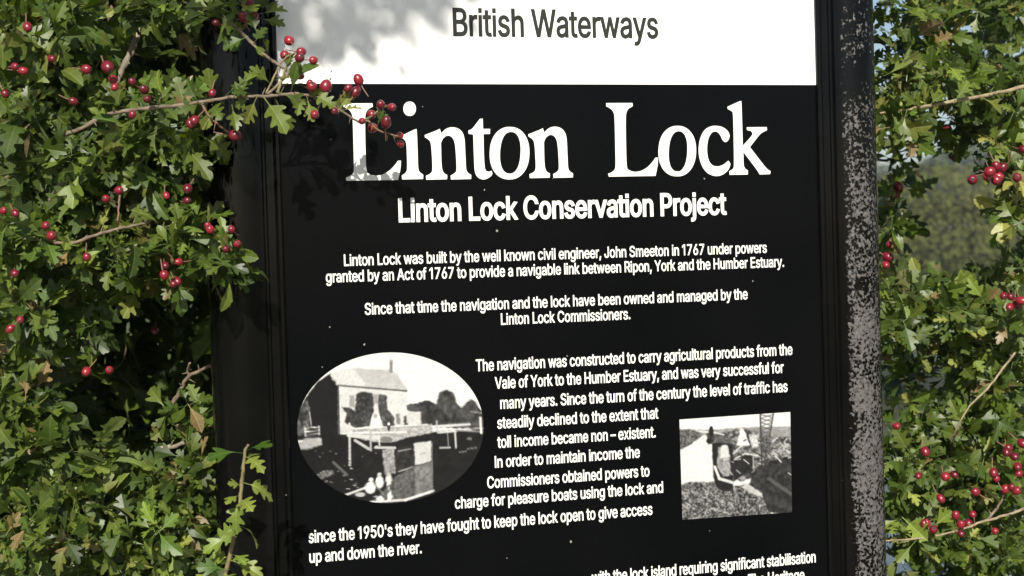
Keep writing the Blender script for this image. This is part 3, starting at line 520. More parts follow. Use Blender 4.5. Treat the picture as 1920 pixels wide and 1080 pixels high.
def paint_lock(X, Y):
    a = Art(X, Y, 0.97)
    a.poly([(700, 390), (760, 370), (830, 352), (880, 372), (905, 300), (945, 288), (985, 305), (1000, 362), (1030, 395), (1085, 345), (1118, 360), (1135, 400), (1180, 430), (1180, 520), (780, 510)], .24, .2, 26, 5)
    a.poly([(20, 470), (60, 420), (110, 330), (180, 240), (245, 195), (300, 262), (312, 560), (190, 570), (40, 590)], .07, .07, 20, 6)
    a.poly([(55, 480), (80, 380), (115, 345), (130, 400), (140, 490), (100, 560), (60, 560)], .42, .3, 16, 7)
    a.poly([(252, 198), (330, 165), (400, 160), (610, 168), (645, 190), (708, 285), (708, 303), (298, 264)], .8, .05, 20, 8)
    a.poly([(252, 198), (330, 165), (385, 160), (460, 250), (458, 275), (298, 264)], .9)
    a.line(300, 263, 705, 296, 11, .38)
    a.poly([(297, 270), (706, 302), (706, 505), (400, 530), (300, 555)], .9, .05, 30, 9)
    a.line(612, 118, 614, 178, 20, .55); a.line(612, 80, 613, 120, 8, .8)
    a.line(298, 265, 305, 550, 9, .3)
    a.poly([(366, 318), (396, 322), (396, 392), (368, 390)], .68); a.poly([(505, 312), (536, 316), (538, 372), (508, 370)], .66)
    a.poly([(405, 312), (440, 298), (505, 308), (512, 420), (485, 505), (400, 515), (335, 480), (350, 430), (322, 392), (360, 392), (400, 420)], .25, .2, 13, 10)
    a.poly([(540, 312), (588, 322), (592, 400), (632, 455), (636, 510), (572, 515), (548, 450), (535, 380)], .3, .2, 13, 11)
    a.poly([(640, 430), (665, 430), (668, 490), (645, 490)], .55); a.poly([(690, 450), (712, 440), (718, 500), (690, 500)], .3, .1)
    a.blob(523, 470, 28, 46, .97); a.blob(520, 445, 12, 14, .55, .6)
    a.poly([(704, 378), (735, 372), (782, 396), (792, 418), (708, 412)], .33); a.poly([(708, 414), (792, 420), (792, 495), (708, 490)], .88)
    a.poly([(200, 560), (860, 540), (1200, 520), (1200, 1000), (40, 1000), (40, 620)], .07, .06, 26, 12)
    a.poly([(380, 525), (700, 505), (860, 490), (862, 545), (700, 575), (640, 600), (520, 600), (400, 575)], .74, .18, 11, 13)
    a.line(395, 520, 830, 494, 6, .97); a.line(395, 545, 700, 540, 10, .95); a.line(360, 560, 540, 575, 22, .88)
    a.line(400, 590, 480, 640, 18, .8)
    a.line(540, 560, 545, 620, 10, .9); a.line(490, 545, 493, 650, 12, .75); a.blob(600, 510, 9, 24, .25); a.blob(600, 492, 8, 9, .97)
    a.blob(585, 585, 36, 18, .5)
    a.line(860, 508, 1080, 494, 15, .92); a.line(885, 475, 890, 545, 9, .8); a.line(900, 542, 1000, 534, 13, .9); a.line(994, 535, 1000, 632, 11, .85)
    a.line(950, 545, 955, 625, 6, .65); a.line(905, 634, 965, 632, 10, .8); a.line(1000, 530, 1160, 540, 9, .6); a.line(1145, 455, 1150, 545, 14, .97); a.line(1090, 420, 1150, 425, 8, .6)
    a.line(1020, 660, 1060, 655, 8, .5); a.line(1070, 640, 1120, 634, 8, .5); a.blob(1080, 580, 16, 8, .45)
    a.poly([(638, 640), (750, 612), (750, 745), (640, 780)], .17, .12, 14, 14); a.line(655, 655, 730, 640, 6, .7); a.line(660, 775, 745, 748, 8, .75); a.line(650, 820, 740, 815, 5, .45)
    a.poly([(560, 645), (632, 635), (642, 785), (575, 795)], .62, .2, 12, 15); a.line(520, 632, 636, 634, 16, .82)
    a.poly([(748, 606), (854, 590), (856, 716), (756, 738)], .86, .05, 30, 16); a.line(785, 672, 820, 664, 6, .65)
    a.poly([(642, 800), (750, 745), (858, 718), (862, 895), (750, 935), (620, 962), (485, 958), (560, 900)], .36, .17, 16, 17)
    a.poly([(752, 745), (856, 722), (860, 890), (756, 920)], .5, .16, 18, 18)
    a.line(490, 957, 700, 944, 14, .9); a.line(700, 944, 862, 892, 16, .95); a.line(858, 600, 860, 895, 6, .5)
    a.poly([(60, 600), (120, 575), (200, 572), (204, 615), (130, 640), (72, 645)], .78, .08, 12, 19)
    for y_ in (515, 535, 556): a.line(100, y_ + 4, 186, y_ - 6, 7, .93)
    a.line(102, 515, 104, 565, 7, .93); a.line(184, 506, 186, 556, 7, .93); a.line(128, 420, 140, 510, 6, .85)
    a.line(366, 490, 368, 738, 13, .88)
    a.poly([(165, 795), (215, 770), (265, 765), (272, 790), (180, 835)], .5, .3, 9, 20); a.line(270, 720, 350, 795, 18, .55, .7)
    for q in range(34):
        r = random.Random(q); a.blob(r.uniform(160, 540), r.uniform(620, 940), r.uniform(3, 9), r.uniform(3, 6), r.uniform(.35, .8))
    a.line(340, 916, 465, 870, 13, .92)
    a.blob(490, 872, 32, 36, .97); a.blob(495, 826, 14, 16, .9); a.blob(545, 838, 24, 38, .97); a.blob(545, 795, 12, 15, .85)
    a.blob(600, 822, 18, 34, .93); a.blob(598, 792, 11, 12, .8); a.line(515, 850, 575, 918, 7, .6); a.line(590, 850, 612, 905, 9, .85)
    a.blob(548, 938, 20, 18, .95); a.blob(605, 925, 16, 26, .97); a.blob(430, 912, 30, 14, .8)
    a.G = a.G * (0.94 + .12 * vnoise(X, Y, 30, 6))
    a.G = a.G - .10 * np.clip((500 - X) / 500, 0, 1) * (Y > 200) * (a.G < .85)
    return a.colours()
def paint_barge(X, Y):
    a = Art(X, Y, 0.98)
    a.poly([(90, 206), (300, 208), (470, 196), (800, 186), (800, 300), (90, 330)], .62, .12, 12, 2); a.line(200, 216, 370, 232, 12, .92)
    a.poly([(100, 210), (190, 205), (250, 240), (190, 290), (110, 330)], .38, .3, 10, 3)
    a.poly([(100, 330), (180, 290), (260, 232), (310, 300), (310, 540), (100, 550)], .95)
    a.line(120, 320, 180, 290, 7, .35)
    a.poly([(100, 540), (170, 520), (320, 520), (420, 545), (520, 530), (640, 600), (660, 760), (100, 770)], .42, .5, 9, 4)
    a.poly([(380, 225), (450, 205), (600, 220), (660, 250), (780, 250), (780, 420), (600, 470), (470, 520), (400, 470), (380, 300)], .42, .42, 16, 5)
    a.poly([(470, 200), (490, 205), (528, 300), (450, 305)], .97); a.poly([(520, 240), (570, 240), (580, 310), (540, 320)], .85, .2)
    a.poly([(610, 380), (770, 370), (800, 480), (800, 720), (640, 700), (600, 600), (520, 540), (540, 480)], .2, .14, 18, 6)
    a.poly([(620, 310), (770, 290), (770, 360), (640, 400)], .5, .45, 10, 7)
    a.line(640, 500, 770, 590, 22, .38, .8)
    a.poly([(270, 230), (380, 225), (410, 270), (330, 300), (280, 295)], .3, .25, 11, 8); a.line(310, 225, 370, 238, 8, .9)
    a.poly([(302, 290), (335, 285), (420, 290), (430, 400), (425, 560), (385, 578), (335, 562), (310, 500)], .12, .05)
    a.poly([(340, 310), (395, 298), (410, 380), (412, 480), (365, 490), (330, 430)], .62, .22, 12, 9); a.poly([(355, 300), (395, 298), (402, 370), (350, 380)], .9)
    a.line(318, 430, 345, 500, 16, .93); a.line(345, 500, 420, 522, 18, .9)
    a.poly([(420, 380), (500, 350), (550, 365), (540, 460), (480, 480), (430, 520)], .15, .1)
    a.line(430, 350, 470, 310, 10, .85); a.line(440, 380, 500, 350, 9, .9); a.line(500, 350, 580, 365, 8, .9); a.line(545, 360, 550, 450, 7, .7)
    a.poly([(470, 545), (510, 530), (600, 585), (608, 612), (560, 600)], .8, .1); a.line(612, 500, 608, 620, 8, .2)
    for q in range(46):
        r = random.Random(q + 90); x_, y_ = r.uniform(400, 770), r.uniform(230, 500); b_ = r.uniform(-1, 1)
        a.line(x_, y_, x_ + r.uniform(10, 40), y_ + b_ * 25, r.uniform(4, 8), r.choice([.1, .85, .9, .2]))
    a.line(588, 112, 600, 460, 9, .22); a.line(668, 106, 640, 270, 8, .25); a.line(640, 270, 610, 420, 7, .3)
    for q in range(7):
        y_ = 118 + q * 24; a.line(590 + q, y_, 664 - q * 4, y_ + 18, 5, .3); a.line(664 - q * 4, y_, 592 + q, y_ + 22, 5, .4)
    a.poly([(590, 255), (650, 250), (655, 320), (600, 330)], .35, .3, 8, 10)
    a.blob(296, 222, 14, 34, .1); a.blob(296, 198, 9, 10, .1); a.blob(285, 275, 18, 16, .12)
    a.G = a.G * (0.92 + .16 * vnoise(X, Y, 31, 5))
    return a.colours()
M_print, nt, b = new_mat('printed_photograph')
at_ = N(nt, 'ShaderNodeAttribute', attribute_name='print'); nt.links.new(at_.outputs['Color'], b.inputs['Base Color'])
b.inputs['Roughness'].default_value = 0.5; b.inputs['Specular IOR Level'].default_value = 0.2
def print_obj(name, U, F, cols, label):
    V = [(p[0], YT, p[2]) for p in U]
    o = mesh_obj(name, V, F, M_print, panel); o['label'] = label
    ca = o.data.attributes.new('print', 'FLOAT_COLOR', 'POINT'); ca.data.foreach_set('color', np.asarray(cols, np.float32).ravel())
# oval: rings round the centre
SZ6, OZ6 = 1207 / 380, (540, 640); nr, na = 96, 300
rr_ = np.concatenate([[0.004], np.linspace(0.012, 1, nr - 1)]); TH = np.linspace(0, 2 * math.pi, na, endpoint=False)
Rg, Tg = np.meshgrid(rr_, TH, indexing='ij')
X = 609 + 556 * Rg * np.cos(Tg) + 12 * Rg * np.sin(Tg) * 0; Y = 515 + 449 * Rg * np.sin(Tg) - 6 * Rg * np.cos(Tg)
U = [at(OZ6[0] + x / SZ6, OZ6[1] + y / SZ6) for x, y in zip(X.ravel(), Y.ravel())]
F = [(i * na + k, i * na + (k + 1) % na, (i + 1) * na + (k + 1) % na, (i + 1) * na + k) for i in range(nr - 1) for k in range(na)] + [tuple(range(na))[::-1]]
print_obj('printed_photograph', U, F, paint_lock(X, Y).reshape(-1, 4), 'oval old photograph of a house beside a lock')
SZ7, OZ7 = 1398 / 440, (1240, 740); nx, ny = 150, 140
c00, c10, c11, c01 = (107, 148), (767, 103), (778, 700), (125, 745)
s_, t_ = np.meshgrid(np.linspace(0, 1, nx), np.linspace(0, 1, ny))
X = (1 - s_) * (1 - t_) * c00[0] + s_ * (1 - t_) * c10[0] + s_ * t_ * c11[0] + (1 - s_) * t_ * c01[0]
Y = (1 - s_) * (1 - t_) * c00[1] + s_ * (1 - t_) * c10[1] + s_ * t_ * c11[1] + (1 - s_) * t_ * c01[1]
U = [at(OZ7[0] + x / SZ7, OZ7[1] + y / SZ7) for x, y in zip(X.ravel(), Y.ravel())]
F = [(j * nx + i, j * nx + i + 1, (j + 1) * nx + i + 1, (j + 1) * nx + i) for j in range(ny - 1) for i in range(nx - 1)]
print_obj('printed_photograph', U, F, paint_barge(X, Y).reshape(-1, 4), 'small square old photograph of a barge at a gravel bank')

# ------------------------------------------------------------------ hawthorn: leaf shapes
def leaf_template(half, petiole=0.32):
    """leaf of unit length from a half outline; two folded halves and a petiole"""
    half = [(0.0, 0.0)] + half + [(0.0, 1.0)]
    ys = [p[1] for p in half]
    V = []; F = []
    mids = np.linspace(0, 1, 6)
    for sgn in (1, -1):
        b0 = len(V)
        poly = [(sgn * x, y) for x, y in half] + [(0.0, y) for y in mids[-2:0:-1]]
        vs, es, fs, *_ = delaunay_2d_cdt([Vector(p) for p in poly], [(i, (i + 1) % len(poly)) for i in range(len(poly))], [], 1, 1e-6)
        V += [(v.x, v.y) for v in vs]
        F += [tuple(b0 + i for i in f) for f in fs]
    b0 = len(V)
    V += [(-0.016, -petiole), (0.016, -petiole), (0.014, 0.04), (-0.014, 0.04)]
    F.append((b0, b0 + 1, b0 + 2, b0 + 3))
    return np.array(V) * np.array([.92, 1]), F
LEAVES = [
    leaf_template([(.045, .16), (.11, .30), (.23, .40), (.36, .55), (.385, .62), (.35, .645), (.27, .62), (.17, .60), (.17, .66), (.25, .77), (.275, .84), (.24, .865), (.17, .83), (.12, .83), (.125, .90), (.08, .97)]),
    leaf_template([(.045, .20), (.12, .37), (.27, .51), (.40, .68), (.42, .76), (.37, .775), (.28, .73), (.18, .69), (.165, .73), (.23, .87), (.22, .935), (.15, .93), (.08, .98)]),
    leaf_template([(.06, .10), (.17, .19), (.33, .33), (.39, .42), (.34, .445), (.24, .42), (.14, .42), (.20, .53), (.34, .66), (.375, .735), (.32, .755), (.23, .72), (.14, .71), (.14, .77), (.20, .87), (.17, .935), (.09, .96)]),
    leaf_template([(.08, .08), (.24, .12), (.41, .22), (.47, .31), (.41, .345), (.30, .35), (.17, .38), (.27, .47), (.42, .57), (.46, .645), (.39, .665), (.28, .65), (.16, .65), (.17, .72), (.27, .81), (.28, .875), (.20, .88), (.11, .92)]),
    leaf_template([(.06, .15), (.14, .34), (.22, .52), (.29, .68), (.24, .71), (.25, .80), (.19, .84), (.17, .91), (.09, .95)], 0.2),
]
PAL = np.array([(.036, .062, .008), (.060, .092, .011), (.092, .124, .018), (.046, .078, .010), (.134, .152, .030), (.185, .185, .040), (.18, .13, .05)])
class Foliage:
    def __init__(s): s.V = []; s.F = []; s.UV = []; s.C = []; s.n = 0
    def leaf(s, p, d, nrm, size, col, curl=0.25, fold=0.25, kind=None):
        k = kind if kind is not None else int(rng.choice(5, p=(.3, .24, .22, .1, .14)))
        T, Fc = LEAVES[k]
        x, y = T[:, 0], np.maximum(T[:, 1], 0)
        tw = rng.normal(0, .16)
        z = fold * np.abs(x) - curl * y * y + tw * x * y + 0.05 * np.sin(9 * y + 5 * np.abs(x) + p[0] * 400) * np.abs(x)
        d = d / np.linalg.norm(d); nrm = nrm - d * nrm.dot(d); nrm = nrm / (np.linalg.norm(nrm) + 1e-9); sdv = np.cross(d, nrm)
        w = p + size * (np.outer(x, sdv) + np.outer(T[:, 1], d) + np.outer(z, nrm))
        s.V.append(w); s.UV.append(T); s.C.append(np.tile(col, (len(T), 1)))
        s.F += [tuple(i + s.n for i in f) for f in Fc]; s.n += len(T)
    def cluster(s, p, axis, n=6, size=.036, bias=0.0, spread=(35, 85)):
        axis = np.asarray(axis, float); axis /= np.linalg.norm(axis)
        u = np.cross(axis, (0, 0, 1.0)); u /= np.linalg.norm(u) + 1e-9; w = np.cross(axis, u)
        a0 = rng.random() * 7
        tone = rng.normal(0, .22)
        for i in range(n):
            a = a0 + i * 2.4 + rng.normal(0, .3); e = math.radians(rng.uniform(*spread))
            rad = math.cos(a) * u + math.sin(a) * w
            d = math.cos(e) * axis + math.sin(e) * rad + np.array([0, 0, -.18])
            nr = axis * math.sin(e) - rad * math.cos(e) + rng.normal(0, .42, 3) + np.array([-.05, -.1, .25])
            sz = size * rng.choice([.62, .8, .95, 1.1, 1.25]) * rng.uniform(.9, 1.1)
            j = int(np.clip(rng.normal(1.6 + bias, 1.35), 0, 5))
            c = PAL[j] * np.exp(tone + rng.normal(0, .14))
            if rng.random() < .018: c = PAL[6]
            pp = p + d / np.linalg.norm(d) * sz * .28 + axis * rng.uniform(-.4, .3) * size
            s.leaf(pp, d, nr, sz, c, rng.uniform(-.1, .75), rng.uniform(.05, .65))
    def build(s, name, mat, parent):
        V = np.concatenate(s.V); UV = np.concatenate(s.UV); C = np.concatenate(s.C)
        o = mesh_obj(name, V, s.F, mat, parent, smooth=True)
        m = o.data
        ul = m.uv_layers.new(name='uv'); li = np.zeros(len(m.loops), np.int32); m.loops.foreach_get('vertex_index', li)
        ul.data.foreach_set('uv', UV[li].astype(np.float32).ravel())
        ca = m.attributes.new('leafcol', 'FLOAT_COLOR', 'POINT')
        ca.data.foreach_set('color', np.concatenate([C, np.ones((len(C), 1))], 1).astype(np.float32).ravel())
        return o

def spline(pts, k=6):
    P = np.array(pts, float); n = len(P); out = []
    for i in range(n - 1):
        p1, p2 = P[i], P[i + 1]; p0 = P[i - 1] if i else 2 * p1 - p2; p3 = P[i + 2] if i + 2 < n else 2 * p2 - p1
        for j in range(k):
            t = j / k
            out.append(.5 * (2 * p1 + (p2 - p0) * t + (2 * p0 - 5 * p1 + 4 * p2 - p3) * t * t + (3 * p1 - p0 - 3 * p2 + p3) * t ** 3))
    out.append(P[-1]); return np.array(out)
PXM = 0.00065
TW = []
def branch(pts, w0, w1, mat, parent, name='branch', knob=.12, label=None):
    """pts: (px, py, depth) along the twig; w in photo pixels"""
    P = spline([at(*p) if len(p) == 3 and p[0] > 8 or len(p) == 3 and abs(p[1]) > 8 else np.array(p) for p in pts])
    return branch_w(P, w0 * PXM / 2, w1 * PXM / 2, mat, parent, name, knob, label)
def branch_w(P, r0, r1, mat, parent, name='branch', knob=.12, label=None):
    n = len(P); r = np.linspace(r0, r1, n) * (1 + knob * rng.normal(0, 1, n).clip(-1.5, 1.5))
    P = P + rng.normal(0, r1 * .25, P.shape)
    V, F = tube_ring(P, r, 8)
    if name == 'branch':                     # spurs and thorns grow out of the twig
        for k in range(3, n - 2, 4):
            dd = rng.normal(0, 1, 3); tn = P[k + 1] - P[k]; dd -= tn * dd.dot(tn) / max(tn.dot(tn), 1e-12); dd = dd / (np.linalg.norm(dd) + 1e-9) + .5 * tn / (np.linalg.norm(tn) + 1e-9)
            L_ = rng.uniform(.004, .013); v2, f2 = tube_ring([P[k], P[k] + dd * L_ * .5, P[k] + dd * L_], [r[k] * .5, r[k] * .32, r[k] * .08], 5)
            b0 = len(V); V = list(V) + list(v2); F = list(F) + [tuple(b0 + i for i in f) for f in f2]
    o = mesh_obj(name, V, F, mat, parent, smooth=True)
    if label: o['label'] = label
    if name == 'branch': TW.append(P)
    return P

# haw: one mesh with its stalk and calyx, shared by every berry
def haw_mesh():
    V = []; F = []; I = []
    nu, nv = 14, 9
    for j in range(nv + 1):
        t = j / nv * math.pi
        r = math.sin(t) * (1 + .06 * math.cos(t)); z = -math.cos(t) * 1.08
        if j >= nv - 0: r = .16; z = .96
        if j == 0: r = .05
        for k in range(nu): V.append((r * math.cos(2 * math.pi * k / nu), r * math.sin(2 * math.pi * k / nu), z))
    for j in range(nv):
        for k in range(nu):
            F.append((j * nu + k, j * nu + (k + 1) % nu, (j + 1) * nu + (k + 1) % nu, (j + 1) * nu + k)); I.append(0 if j < nv - 1 else 1)
    F.append(tuple(nv * nu + k for k in range(nu))); I.append(1)
    for k in range(5):                       # dried sepals
        a = 2 * math.pi * k / 5; b0 = len(V)
        for rr, da, z in ((.12, -.35, 1.0), (.12, .35, 1.0), (.34, 0, 1.2)): V.append((rr * math.cos(a + da), rr * math.sin(a + da), z))
        F.append((b0, b0 + 1, b0 + 2)); I.append(1)
    tv, tf = tube_ring(spline([(0, 0, -1.0), (.1, 0, -1.7), (.35, .1, -2.6), (.5, .2, -3.4)], 3), np.linspace(.14, .1, 10), 6)
    b0 = len(V); V += [tuple(v) for v in tv]; F += [tuple(b0 + i for i in f) for f in tf]; I += [2] * len(tf)
    m = bpy.data.meshes.new('haw'); m.from_pydata(V, [], F)
    for mt in (M_berry, M_calyx, M_stalk): m.materials.append(mt)
    m.polygons.foreach_set('material_index', np.array(I, np.int32)); m.polygons.foreach_set('use_smooth', [True] * len(F)); m.update()
    return m
HAW = haw_mesh()
def berry(p, r, tip, parent):
    o = link('berry', HAW, parent)
    o.location = Vector((np.asarray(p) - off(parent)).tolist())
    q = Vector(np.asarray(tip, float).tolist()).to_track_quat('Z', 'Y').to_euler(); o.rotation_euler = q
    o.scale = (r, r * rng.uniform(.95, 1.05), r * rng.uniform(.98, 1.26))
    return o
def berries(lst, y, rpx, parent):
    for b in lst:
        yy = b[2] if len(b) > 2 else y + rng.normal(0, .012)
        p = at(b[0], b[1], yy); d = np.linalg.norm(p - CAM)
        r = (b[3] if len(b) > 3 else rpx * rng.uniform(.78, 1.12)) * d / FPX
        tip = rng.normal(0, .4, 3) + np.array([.1, -.6, -.5])
        if TW:
            A = np.concatenate(TW); dd = np.linalg.norm(A - p, axis=1); k = int(dd.argmin())
            if dd[k] < .045: tip = (p - A[k]) / dd[k] + rng.normal(0, .18, 3)
        berry(p, r, tip, parent)

# ------------------------------------------------------------------ hawthorn bush left of the sign
bushL = empty('hawthorn_bush', (-1.0, 0.5, 0), 'hawthorn bush with red berries left of the sign, one twig reaching across it', 'bush', 'hawthorn bushes round the sign')
FL = Foliage()
LIGHT = np.array([-.34, -.75, .55])
def patch(Fo, cx, cy, rx_, ry_, y0, dy, n, size=.036, bias=0.0, leaves=(4, 7)):
    size *= .76
    for _ in range(int(n * 1.6)):
        a = rng.random() * 2 * math.pi; r = math.sqrt(rng.random())
        bulge = math.sqrt(max(0, 1 - r * r))
        y = y0 - dy * bulge * rng.uniform(.3, 1) + dy * .5
        p = at(cx + rx_ * r * math.cos(a), cy + ry_ * r * math.sin(a), y)
        ax = LIGHT * .9 + rng.normal(0, .75, 3) + np.array([.3 * math.cos(a) * r, 0, -.2 * math.sin(a) * r])
        Fo.cluster(p, ax, int(rng.integers(*leaves)), size, bias)
# sunlit front
for a in ((215, 290, 190, 115, .0, .14, 66, .037, .2), (70, 190, 110, 110, .03, .14, 34, .036, .0), (320, 250, 95, 70, -.03, .1, 20, .036, .3),
          (60, 45, 95, 55, .0, .12, 22, .040, 1.0), (150, 75, 50, 50, .08, .12, 4, .036, -.3), (330, 15, 95, 28, .0, .1, 14, .036, .2), (440, 15, 50, 28, -.04, .06, 7, .032, .0),
          (200, 470, 150, 85, .02, .14, 38, .036, .0), (50, 440, 90, 110, .03, .14, 24, .036, -.1), (335, 470, 85, 75, -.02, .1, 22, .034, .3), (425, 490, 45, 32, -.06, .05, 8, .032, .4),
          (50, 620, 90, 95, .04, .14, 22, .034, .0), (150, 590, 60, 55, .06, .12, 6, .034, -.2), (45, 790, 85, 100, .03, .14, 25, .036, .2), (130, 870, 75, 70, .03, .12, 18, .036, .4),
          (110, 1000, 140, 95, .02, .14, 48, .034, .6), (290, 1010, 95, 80, .02, .12, 34, .033, .5), (355, 930, 48, 100, .03, .08, 24, .031, .5), (265, 900, 45, 30, .06, .1, 4, .033, .2), (345, 780, 40, 25, .06, .05, 6, .03, .6), (380, 1040, 35, 40, .0, .05, 8, .03, .6)):
    patch(FL, *a)
# shaded depth of the bush
def pix(p):
    c = RC.T @ (np.asarray(p) - CAM); return 960 - FPX * c[0] / c[2], 540 + FPX * c[1] / c[2]
def hollow(p):
    u, v = pix(p)
    return (225 < u < 420 and 520 < v < 860 and p[1] < .55) or (320 < u < 440 and 40 < v < 175 and p[1] < .6) or (365 < u < 430 and 175 < v < 800 and p[1] < .5) or (215 < u < 335 and 750 < v < 925 and p[1] < .42) or (85 < u < 235 and 600 < v < 800 and p[1] < .42) or (120 < u < 255 and 5 < v < 125 and p[1] < .4) or (0 < u < 110 and 320 < v < 390 and p[1] < .35) or (120 < u < 200 and 620 < v < 760 and p[1] < .4)
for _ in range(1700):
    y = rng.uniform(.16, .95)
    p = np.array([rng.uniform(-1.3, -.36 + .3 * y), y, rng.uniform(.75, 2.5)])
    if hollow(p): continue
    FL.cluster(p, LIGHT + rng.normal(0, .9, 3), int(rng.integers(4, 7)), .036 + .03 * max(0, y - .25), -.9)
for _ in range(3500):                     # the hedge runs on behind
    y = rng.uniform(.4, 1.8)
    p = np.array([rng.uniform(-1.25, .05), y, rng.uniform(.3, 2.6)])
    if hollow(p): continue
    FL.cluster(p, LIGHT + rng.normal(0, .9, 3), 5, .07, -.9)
# a bough overhanging in front, above the picture: it throws the dapple on the white header
_keep, rng = rng, np.random.default_rng(3)
for _ in range(330):
    t = rng.uniform(1.0, 2.2); tx, tz = rng.uniform(-.37, -.06), rng.uniform(.0, .15)
    if tx > -.33 + .28 * min(1, (tz + .02) / .13) + rng.normal(0, .025): continue
    p = np.array([tx, 0, ZB + tz + .015]) - t * SUN_DIR
    FL.cluster(p, LIGHT + rng.normal(0, .6, 3), int(rng.integers(2, 4)), .022, .2)
rng = _keep
for dz in (0, .1):
    q = [np.array([-.95, .35, 1.7]), np.array([-.95, -.1, 2.35 + dz]), np.array([-.85, -.5, 2.5 + dz]), np.array([-.78 + dz, -1.0, 2.75 + dz]), np.array([-.80 + dz, -1.5, 3.05 + dz]), np.array([-.95 + dz, -2.1, 3.5 + dz])]
    branch_w(spline(q), .009, .003, M_bark_grey, bushL, 'bough')
twigs = []
B = lambda pts, w0, w1, mat=M_bark, **k: twigs.append(branch(pts, w0, w1, mat, bushL, **k))
B([(10, 335, .04), (40, 315, .02), (80, 288, .0), (110, 258, -.02), (150, 242, -.03), (205, 215, -.05), (262, 205, -.07), (330, 198, -.085), (385, 190, -.088), (440, 182, -.088), (500, 180, -.088), (545, 176, -.088), (582, 180, -.088), (610, 190, -.088), (640, 208, -.088), (672, 228, -.088), (692, 226, -.088)], 8.5, 3.4, M_bark)
B([(545, 176, -.088), (562, 192, -.088), (582, 208, -.088), (592, 214, -.088)], 4, 2.5, M_stalk)
B([(690, 226, -.088), (708, 243, -.088), (728, 250, -.088), (748, 256, -.088)], 3.2, 2.2, M_stalk)
B([(672, 228, -.088), (693, 220, -.088), (712, 205, -.088), (724, 199, -.088)], 3.4, 2, M_twig)
B([(378, 191, -.088), (388, 212, -.088), (408, 232, -.088), (432, 250, -.088)], 4.5, 3, M_stalk)
B([(436, 44, -.04), (470, 78, -.07), (498, 104, -.088), (522, 122, -.088), (540, 138, -.088), (500, 178, -.088)], 5.5, 4, M_bark)
B([(522, 122, -.088), (540, 105, -.088), (556, 98, -.088)], 3, 2, M_stalk)
B([(520, 175, -.088), (528, 150, -.088), (536, 128, -.088), (545, 118, -.088)], 5, 3, M_twig)
B([(498, 176, -.088), (512, 148, -.088), (522, 126, -.088)], 4, 3, M_twig)
B([(275, 10, .1), (262, 50, .08), (247, 92, .06), (228, 135, .05), (208, 170, .05)], 13, 10, M_bark_grey)
B([(60, 420, .06), (85, 388, .03), (112, 352, .0), (142, 308, -.02), (170, 282, .0)], 16, 12, M_bark_grey)
B([(10, 456, .03), (60, 449, .0), (130, 456, -.03), (180, 440, -.05), (225, 428, -.06), (272, 418, -.05), (305, 400, -.03)], 6.5, 4)
B([(220, 430, -.05), (222, 395, -.05), (225, 365, -.05)], 4, 3, M_stalk)
B([(318, 768, .10), (340, 730, .09), (355, 705, .08), (395, 686, .06)], 8, 6, M_bark)
B([(300, 840, .06), (335, 835, .06), (368, 822, .07), (402, 806, .09)], 9, 6.5, M_bark_grey)
B([(330, 798, .06), (365, 796, .06), (400, 800, .07)], 5, 4)
B([(355, 705, .08), (352, 694, .08), (357, 680, .07)], 5, 4)
B([(400, 470, -.05), (425, 466, -.06), (440, 470, -.07)], 3, 2, M_stalk)
B([(390, 470, -.04), (425, 476, -.06), (455, 482, -.06)], 4.5, 2.5)
B([(305, 940, .1), (315, 945, .08), (335, 950, .06)], 5, 4)
# stems inside the bush
for i, x in enumerate((-1.05, -.9, -.78, -.66, -.56)):
    q = [np.array([-1.0 + .2 * (x + .85), .5, -.05])] + [np.array([x + rng.normal(0, .04), .72 + .05 * (i % 3) + rng.normal(0, .05), z]) for z in (.5, 1.0, 1.45, 1.9, 2.3)]
    branch_w(spline(q), .022, .007, M_bark_grey, bushL, 'stem')
# leaves along the twig that crosses the sign: (px, py, towards dx, dy, length px)
def aimed(Fo, lst, y, bias=1.2):
    for (px, py, dx, dy, L) in lst:
        p = at(px, py, y + rng.normal(0, .006)); q = at(px + dx, py + dy, y + rng.normal(-.3, .5) * .02)
        d = q - p; d /= np.linalg.norm(d)
        j = int(np.clip(rng.normal(2 + bias, 1.0), 0, 5))
        Fo.leaf(p + d * L * PXM * .18, d + rng.normal(0, .12, 3), np.array([-.25, -.85, .4]) + rng.normal(0, .4, 3), L * PXM * .86, PAL[j] * rng.uniform(.85, 1.2), rng.uniform(0, .45), rng.uniform(.1, .5))
aimed(FL, [(398, 186, -5, -60, 48), (372, 192, -28, -50, 50), (345, 197, -10, -40, 45), (425, 182, 30, -50, 66), (440, 182, 14, -36, 44), (470, 178, -30, -24, 40), (405, 195, -20, 38, 44),
           (480, 183, -15, 44, 46), (500, 186, 22, 50, 64), (470, 182, -40, 20, 40), (520, 190, 14, 40, 50), (522, 172, 50, 22, 46), (545, 172, 16, -52, 50), (538, 160, 34, -42, 60), (560, 160, 34, 6, 42),
           (575, 180, 10, 40, 44), (590, 178, 32, 18, 40), (565, 180, -14, 36, 36), (610, 188, 30, 12, 38), (636, 206, 20, -40, 40), (640, 208, 34, -10, 32), (480, 62, -6, -34, 36), (476, 80, 20, -24, 34), (500, 104, 6, -30, 38), (506, 112, -24, -14, 28),
           (706, 238, 14, -30, 30), (700, 210, 20, 16, 28), (430, 35, -20, 16, 34), (462, 70, -26, 10, 40), (398, 195, 12, 36, 40), (435, 200, 10, 36, 44), (455, 160, 30, -30, 44), (380, 188, -30, 22, 44), (548, 150, -36, -20, 36), (508, 160, -24, -34, 44), (533, 128, 22, -26, 34)], -.088)
FL.build('foliage', M_leaf, bushL)
